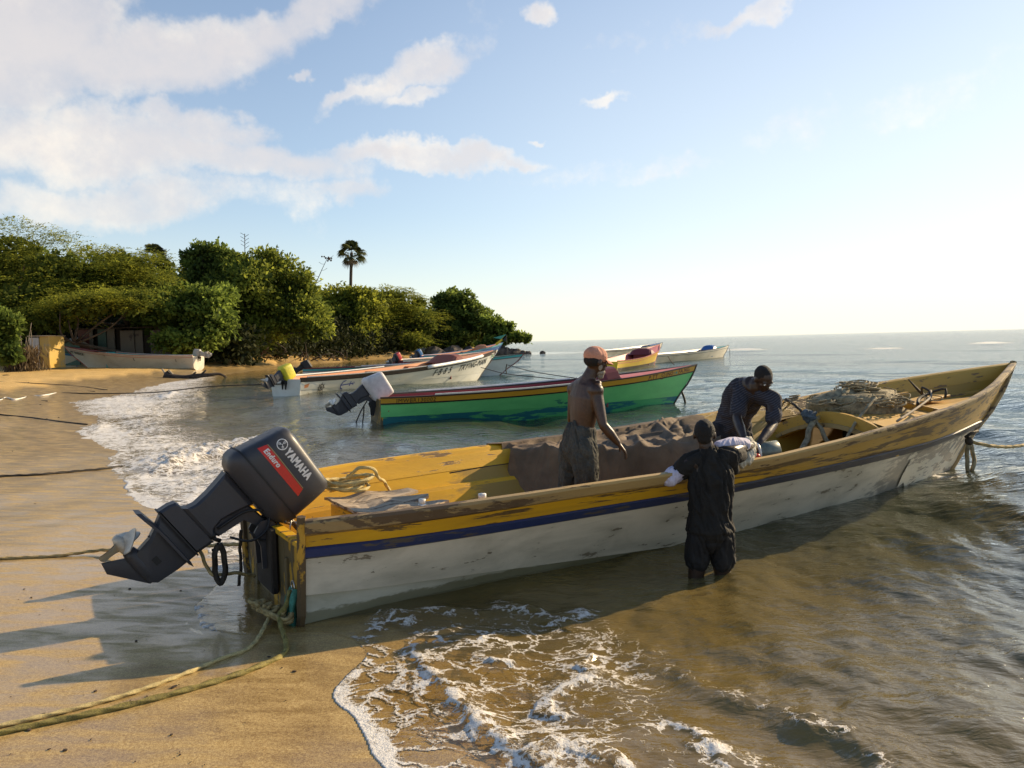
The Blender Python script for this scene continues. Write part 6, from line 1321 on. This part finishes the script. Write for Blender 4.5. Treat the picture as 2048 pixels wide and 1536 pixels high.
# fan palms
def fan_palm(name, label, px, Y, top_py, crown_px, trunk_w, seed, skirt=True):
    rg = np.random.default_rng(seed); c = at(px, top_py, Y); base = gb(px, Y); root = empty(name, label, 'palm tree', base); k = Y / FPX; R0 = crown_px * k; c = c - np.array(base)
    b = MB(); b.tube(spline([(0, 0, -.3), (.12, 0, c[2] * .5), (c[0], 0, c[2])], 12), np.linspace(trunk_w * 1.2, trunk_w, 12), 8); b.build('trunk', M['bark'], root, True)
    nf = 30
    for i in range(nf):
        a = rg.random() * 6.283; e = math.radians(rg.choice([78, 62, 45, 30, 12, -8, -30, -55]) + rg.normal(0, 8)) if skirt else math.radians(rg.uniform(-25, 85)); dead = e < -.7
        dr = np.array([math.cos(a) * math.cos(e), math.sin(a) * math.cos(e), math.sin(e)]); Lp = R0 * (.42 + .18 * rg.random()); hub = c + dr * Lp + np.array([0, 0, -.08 * Lp]); Rf = R0 * (.42 + .10 * rg.random())
        side = nrm(np.cross(dr, [0.01, 0, 1.])); upv = np.cross(side, dr); V = []; Fc = []
        tl = rg.normal(0, .4); side, upv = side * math.cos(tl) + upv * math.sin(tl), upv * math.cos(tl) - side * math.sin(tl)
        V += [c, c + side * .03, hub + side * .03, hub]; Fc.append((0, 1, 2, 3)); nb = 15
        for j in range(nb):
            t_ = -1.75 + 3.5 * j / (nb - 1); dj = dr * math.cos(t_) + side * math.sin(t_); wj = np.cross(dj, upv) * Rf * .075; m_ = hub + dj * Rf * .6 + upv * .05 * Rf; tip = hub + dj * Rf + np.array([0, 0, -.22 * Rf * (1 + rg.random())]); b0_ = len(V); V += [hub, m_ - wj, tip, m_ + wj]; Fc.append((b0_, b0_ + 1, b0_ + 2, b0_ + 3))
        o = mobj('frond', V, Fc, M['leaf_dead'] if dead and skirt else M['leaf_palm'], root); setattr_f(o.data, 'tint', np.full(len(V), rg.random()))
    return root
fan_palm('fan_palm', 'tall fan palm standing alone above the headland trees', 703, 110, 505, 33, .20, 3); fan_palm('fan_palm', 'shorter fan palm whose head shows over the acacias at the left', 308, 80, 510, 30, .2, 8, False)
# agave stalk
pa = at(640, 560, 106); ag = empty('agave_stalk', 'thin flower stalk leaning up left of the tall fan palm', 'plant', gb(622, 106)); b0_ = np.array(ag.location)
b = MB(); P = spline([(0, 0, 0), at(628, 585, 106) - b0_, at(640, 548, 106) - b0_, at(655, 516, 106) - b0_], 14); b.tube(P, np.linspace(.10, .03, 14), 6); b.build('stalk', M['driftwood'], ag, True)
b = MB(); rg = np.random.default_rng(2)
for i in range(10):
    q = P[5 + i % 9]; s_ = (-1) ** i; b.tube(spline([q, q + np.array([s_ * .4, 0, .05]), q + np.array([s_ * (.7 + .3 * rg.random()), 0, .3])], 5), .02, 4)
for i in range(16): q = P[-1] + rg.normal(0, .35, 3) * [1, 1, .5]; b.tube([P[-1], q], .018, 4); b.ball(q, .12, 6)
b.build('flower_twigs', M['driftwood'], ag)
b = MB(); p0 = at(944, 622, 118); b.tube([(0, 0, 0), np.array(at(948, 590, 118)) - p0], .10, 6); o = b.build('bare_pole', M['driftwood'], None); o.location = p0; T(o, 'bare pole sticking out above the round broadleaf tree', 'pole')
for i, (px, py) in enumerate(((490, 490), (333, 520))):
    p0 = at(px, py + 40, 78); b = MB(); b.tube([(0, 0, 0), (.1, 0, 3.0)], .035, 5)
    for j in range(8): z_ = 1.6 + .18 * j; b.tube([(.08, 0, z_), (.08 + (-1) ** j * .4, 0, z_ + .25)], .02, 4)
    o = b.build('dry_sprig', M['driftwood'], None); o.location = p0; T(o, ('bare twiggy sprig above the round olive green tree', 'bare twiggy sprig above the shorter fan palm')[i], 'plant')

# ------------------------------------------------------------------ rocks at the point, sheds, driftwood, litter
def rock(c, r, seed):
    rg = np.random.default_rng(seed); b = MB(); b.ball((0, 0, 0), 1, 14); V = np.array(b.v); n = fbm(V[:, 0] * 1.7 + seed, V[:, 1] * 1.7 + V[:, 2] * 2.1, 3); V = V * (.65 + .75 * n)[:, None] * np.array(r); o = mobj('rock', V, b.f, M['rock'], None, False); o.location = c; return o
rk = [(1012, 705, 9), (1030, 706, 8), (1045, 707, 5), (1000, 702, 10), (985, 704, 12), (965, 705, 12), (1085, 704, 3.5), (1022, 700, 6), (940, 706, 12), (1056, 706, 4), (905, 708, 14), (870, 710, 14)]
names = ['large dark rock in the middle of the rocky point', 'dark rock toward the outer end of the point', 'low outer rock of the point', 'dark rock under the leaning tree', 'rock at the foot of the small leaning tree', 'rock left of the leaning tree at the water', 'lone rock standing off in the open water', 'smaller rock stacked behind the large one', 'brown rock where the trees begin', 'outermost low rock touching the point', 'rock at the water below the broadleaf tree', 'leftmost rock of the headland shore']
for i, (px, py, s_) in enumerate(rk):
    Y = 112 if px > 960 else 108 + (px - 960) * .03; q = at(px, py, Y); k = Y / FPX; T(rock((q[0], Y, max(.05, q[2] * .5)), (s_ * k * 1.7, s_ * k * 1.4, s_ * k * 1.25), i), names[i], 'rock', 'rocks of the headland point')
# roots and dead branches on the bank
rg = np.random.default_rng(9)
b = MB()
for i in range(26):
    px = 480 + 24 * rg.random() * 9; Y = 70 + (px - 480) * .10; q = at(px, 715, Y); q[2] = float(sand_h(q[:1], q[1:2])[0]) + .2; b.tube(spline([q, q + rg.normal(0, .6, 3) * [1, 1, .4] + [0, 0, .5], q + rg.normal(0, 1.2, 3) * [1, 1, .3] + [0, 0, 1.0]], 6), np.linspace(.07, .02, 6), 4)
o = b.build('roots', M['driftwood'], None, True); T(o, 'bare roots and dead branches along the bank under the round tree', None, None, 'stuff')
# driftwood trunk at the water's edge
dw = empty('driftwood', 'dark driftwood trunk with upturned branch stubs lying at the water\'s edge', 'driftwood', tuple(gnd(395, 757)))
d0 = np.array(dw.location); b = MB(); P = [at(px, py, d0[1] + dy) - d0 for px, py, dy in ((330, 752, 0), (345, 756, 0), (370, 757, 0), (395, 752, 0), (420, 750, 0), (440, 748, .3), (455, 757, .3))]; b.tube(spline(P, 22), np.interp(np.linspace(0, 1, 22), [0, .15, .5, 1], [.30, .26, .16, .05]), 7); b.build('trunk', M['driftwood'], dw, True)
for px0, py0, px1, py1, mt in ((338, 757, 324, 738, 'pale_wood'), (352, 756, 337, 740, 'pale_wood'), (345, 757, 334, 742, 'driftwood'), (400, 752, 412, 740, 'driftwood'), (380, 755, 392, 744, 'driftwood')):
    b = MB(); b.tube([at(px0, py0, d0[1]) - d0, at(px1, py1, d0[1]) - d0], [.08, .05], 6); b.build('branch_stub', M[mt], dw, True)
b = MB(); b.box((0, 0, 0), (.95, .25, .06), bev=.02); o = b.build('foam_plank', M['white_pvc'], None); o.location = gnd(230, 729, .05); T(o, 'white plank on the sand under the pale beached boat', 'plank')
b = MB(); b.box((0, 0, 0), (.7, .12, .06), rotm('Y', -.10), .02); o = b.build('foam_plank', M['white_pvc'], None); o.location = gnd(272, 731, .06); T(o, 'smaller white stick on the sand right of the white plank', 'plank')
for i, (px, py, s_, lb) in enumerate(((36, 748, .13, 'dark lump of weed on the dry sand at the left'), (12, 751, .10, 'leftmost small scrap on the dry sand'), (50, 773, .07, 'small dark scrap beside the lines on the sand'))):
    o = rock(tuple(gnd(px, py, .02)), (s_ * 2, s_, s_ * .5), 40 + i); o.name = 'beach_debris'; o.data.materials.clear(); o.data.materials.append(M['rope_dark']); T(o, lb, 'debris')
# yellow shack with corrugated panel, posts and stones
yk = M['yellow_boat']; s0 = gb(78, 57, .75)
sh = empty('beach_shack', 'small yellow walled beach shack with a corrugated white panel', 'shack', s0)
def WX(px): return at(px, 700, 57)[0] - s0[0]
zT = at(80, 673, 57)[2] - s0[2]
b = MB(); b.box(((WX(80) + WX(97)) / 2, .05, zT / 2), (WX(97) - WX(80), .08, zT)); b.box((WX(97), 1.0, zT / 2), (.08, 2.0, zT)); b.build('wall', paint('yellow_shack_wall', (.50, .32, .06), (.36, .30, .18), .30, 1.6, (1, 1, 1), .7, .2, (.40, .36, .22), .5), sh)
nn = 14
for i in range(nn):
    x0 = WX(60) + (WX(79.5) - WX(60)) * i / nn; b = MB(); b.tube([(x0, 0, 0), (x0, 0, zT * .97)], .035, 6); b.build('corrugation', M['grey_cowl'] if i % 2 else M['white_cover'], sh)
b = MB(); b.box(((WX(58) + WX(99)) / 2, 1.0, zT + .04), (WX(99) - WX(58), 2.3, .06)); b.build('roof', M['grey_wood'], sh)
for i, (px, lb) in enumerate(((92, 'weathered grey post in front of the yellow shack'), (99, 'post with a yellow face right beside the grey one'))):
    q = gnd(px, 730, 0); zt_ = at(px, 692, q[1])[2]; b = MB(); b.box((0, 0, (zt_ - q[2]) / 2), (.20, .16, zt_ - q[2]), bev=.02); o = b.build('wooden_post', M['grey_wood'] if i == 0 else yk, None); o.location = q; T(o, lb, 'post')
for i, (px, py, s_, lb) in enumerate(((82, 724, .35, 'large stone at the foot of the shack'), (70, 727, .22, 'smaller stone left of the large one by the shack'), (108, 729, .16, 'small stone right of the posts'))):
    o = rock(tuple(gnd(px, py, .05)), (s_ * 1.5, s_, s_ * .9), 60 + i); o.name = 'stone'; o.data.materials.clear(); o.data.materials.append(M['pale_wood']); T(o, lb, 'stone')
# dry thatch and sticks beside the shack
rg = np.random.default_rng(4); q = gb(45, 54, .6); V = []; n = 900; P = np.stack([q[0] + rg.normal(0, .55, n), q[1] + rg.normal(0, .5, n), q[2] + 1.9 * rg.random(n)], -1)
o = leaf_mesh('dry_bush', P, rg.normal(0, .35, (n, 3)) + [0, 0, -1], rg.normal(size=(n, 3)), .07 + .05 * rg.random(n), 7, M['leaf_dead'], None, rg.random(n)); T(o, 'dry brown thatch like bush between the green bush and the shack', 'bush')
b = MB()
for i in range(20): x0 = q[0] + rg.uniform(-1.3, .9); b.tube([(x0, q[1], q[2]), (x0 + rg.normal(.25, .25), q[1], q[2] + rg.uniform(1.8, 3.4))], .022, 4)
o = b.build('dry_sticks', M['pale_wood'], None); T(o, 'tall dry sticks standing up out of the brown bush', None, None, 'stuff')
# row of sheds under the trees
s0 = gb(250, 65.5, .9); shd = empty('shed_row', 'dark row of small fishermen\'s sheds under the trees behind the beached boats', 'shed', s0); WX = lambda px: at(px, 700, 65.5)[0] - s0[0]; zh = at(250, 657, 65.5)[2] - s0[2]
mats_ = {'m': paint('maroon_shed_wall', (.13, .035, .03), (.08, .04, .03), .2, 2), 'g': paint('grey_shed_wall', (.16, .14, .11), (.08, .07, .05), .3, 2), 't': paint('teal_shed_door', (.06, .12, .10), (.05, .07, .06), .2, 2), 's': paint('stone_shed_wall', (.17, .14, .11), (.08, .06, .05), .3, 1.2), 'd': M['dark_in']}
for (x0, x1, mk, nm, dy) in ((158, 181, 'm', 'wall', 0), (181, 188, 'g', 'post', -.05), (188, 197, 'd', 'doorway_shade', .3), (197, 214, 't', 'door', .02), (214, 216, 'd', 'gap_shade', .1), (216, 231, 'g', 'door', .0), (231, 242, 'd', 'doorway_shade', .3), (242, 270, 's', 'wall', 0), (270, 286, 's', 'wall', .12), (286, 300, 'd', 'doorway_shade', .3), (300, 345, 's', 'wall', .2)):  # doorways and gap are near-black boards with the inside shade painted in
    b = MB(); b.box(((WX(x0) + WX(x1)) / 2, dy, zh / 2), (WX(x1) - WX(x0) - .02, .12, zh * (1 - .12 * (mk == 's')))); b.build(nm, mats_[mk], shd)
b = MB(); b.box(((WX(155) + WX(348)) / 2, .9, zh + .05), (WX(348) - WX(155), 2.4, .08)); b.build('roof', M['bark'], shd)
s0 = gb(130, 63, .8); hut = empty('gabled_hut', 'low hut with a sheet metal gable roof and green gable end behind the beached boats', 'hut', s0); WX = lambda px: at(px, 700, 63)[0] - s0[0]; WZ = lambda py: at(130, py, 63)[2] - s0[2]
b = MB(); b.prism([(WX(125), 0), (WX(160), 0), (WX(160), WZ(691)), (WX(142), WZ(681)), (WX(125), WZ(690))], -.05, .05); b.build('gable_wall', paint('green_gable', (.04, .11, .08), (.03, .05, .04), .2, 3), hut)
b = MB(); V = [(WX(142), -.3, WZ(679)), (WX(166), -.3, WZ(692)), (WX(150), 2.6, WZ(692)), (WX(118), 2.6, WZ(672))]; b.add(V + [(a, b_, c_ - .05) for a, b_, c_ in V], [(0, 1, 2, 3), (7, 6, 5, 4), (0, 4, 5, 1), (1, 5, 6, 2), (2, 6, 7, 3), (3, 7, 4, 0)]); b.build('roof', M['tan_hull'], hut)
b = MB(); V = [(WX(142), -.3, WZ(679)), (WX(100), -.3, WZ(694)), (WX(96), 2.6, WZ(690)), (WX(118), 2.6, WZ(672))]; b.add(V + [(a, b_, c_ - .05) for a, b_, c_ in V], [(3, 2, 1, 0), (4, 5, 6, 7), (0, 1, 5, 4), (1, 2, 6, 5), (2, 3, 7, 6), (3, 0, 4, 7)]); b.build('roof', M['grey_wood'], hut)


# scattered bits of weed and shell on the sand
rg = np.random.default_rng(21); b = MB()
for i in range(150):
    px = rg.uniform(-150, 640); py = rg.uniform(760, 1530); q = gnd(px, py, .004); d_ = float(sdist(q[:1], q[1:2])[0])
    if d_ < .15: continue
    r_ = .003 + .010 * rg.random() ** 3 + (.02 if py < 850 else 0); b.ball(q, (r_ * rg.uniform(.8, 2.5), r_, r_ * .4), 6, rotm('Z', rg.random() * 6))
o = b.build('beach_litter', M['driftwood'], None); T(o, 'scattered crumbs of weed and shell on the sand', None, None, 'stuff')
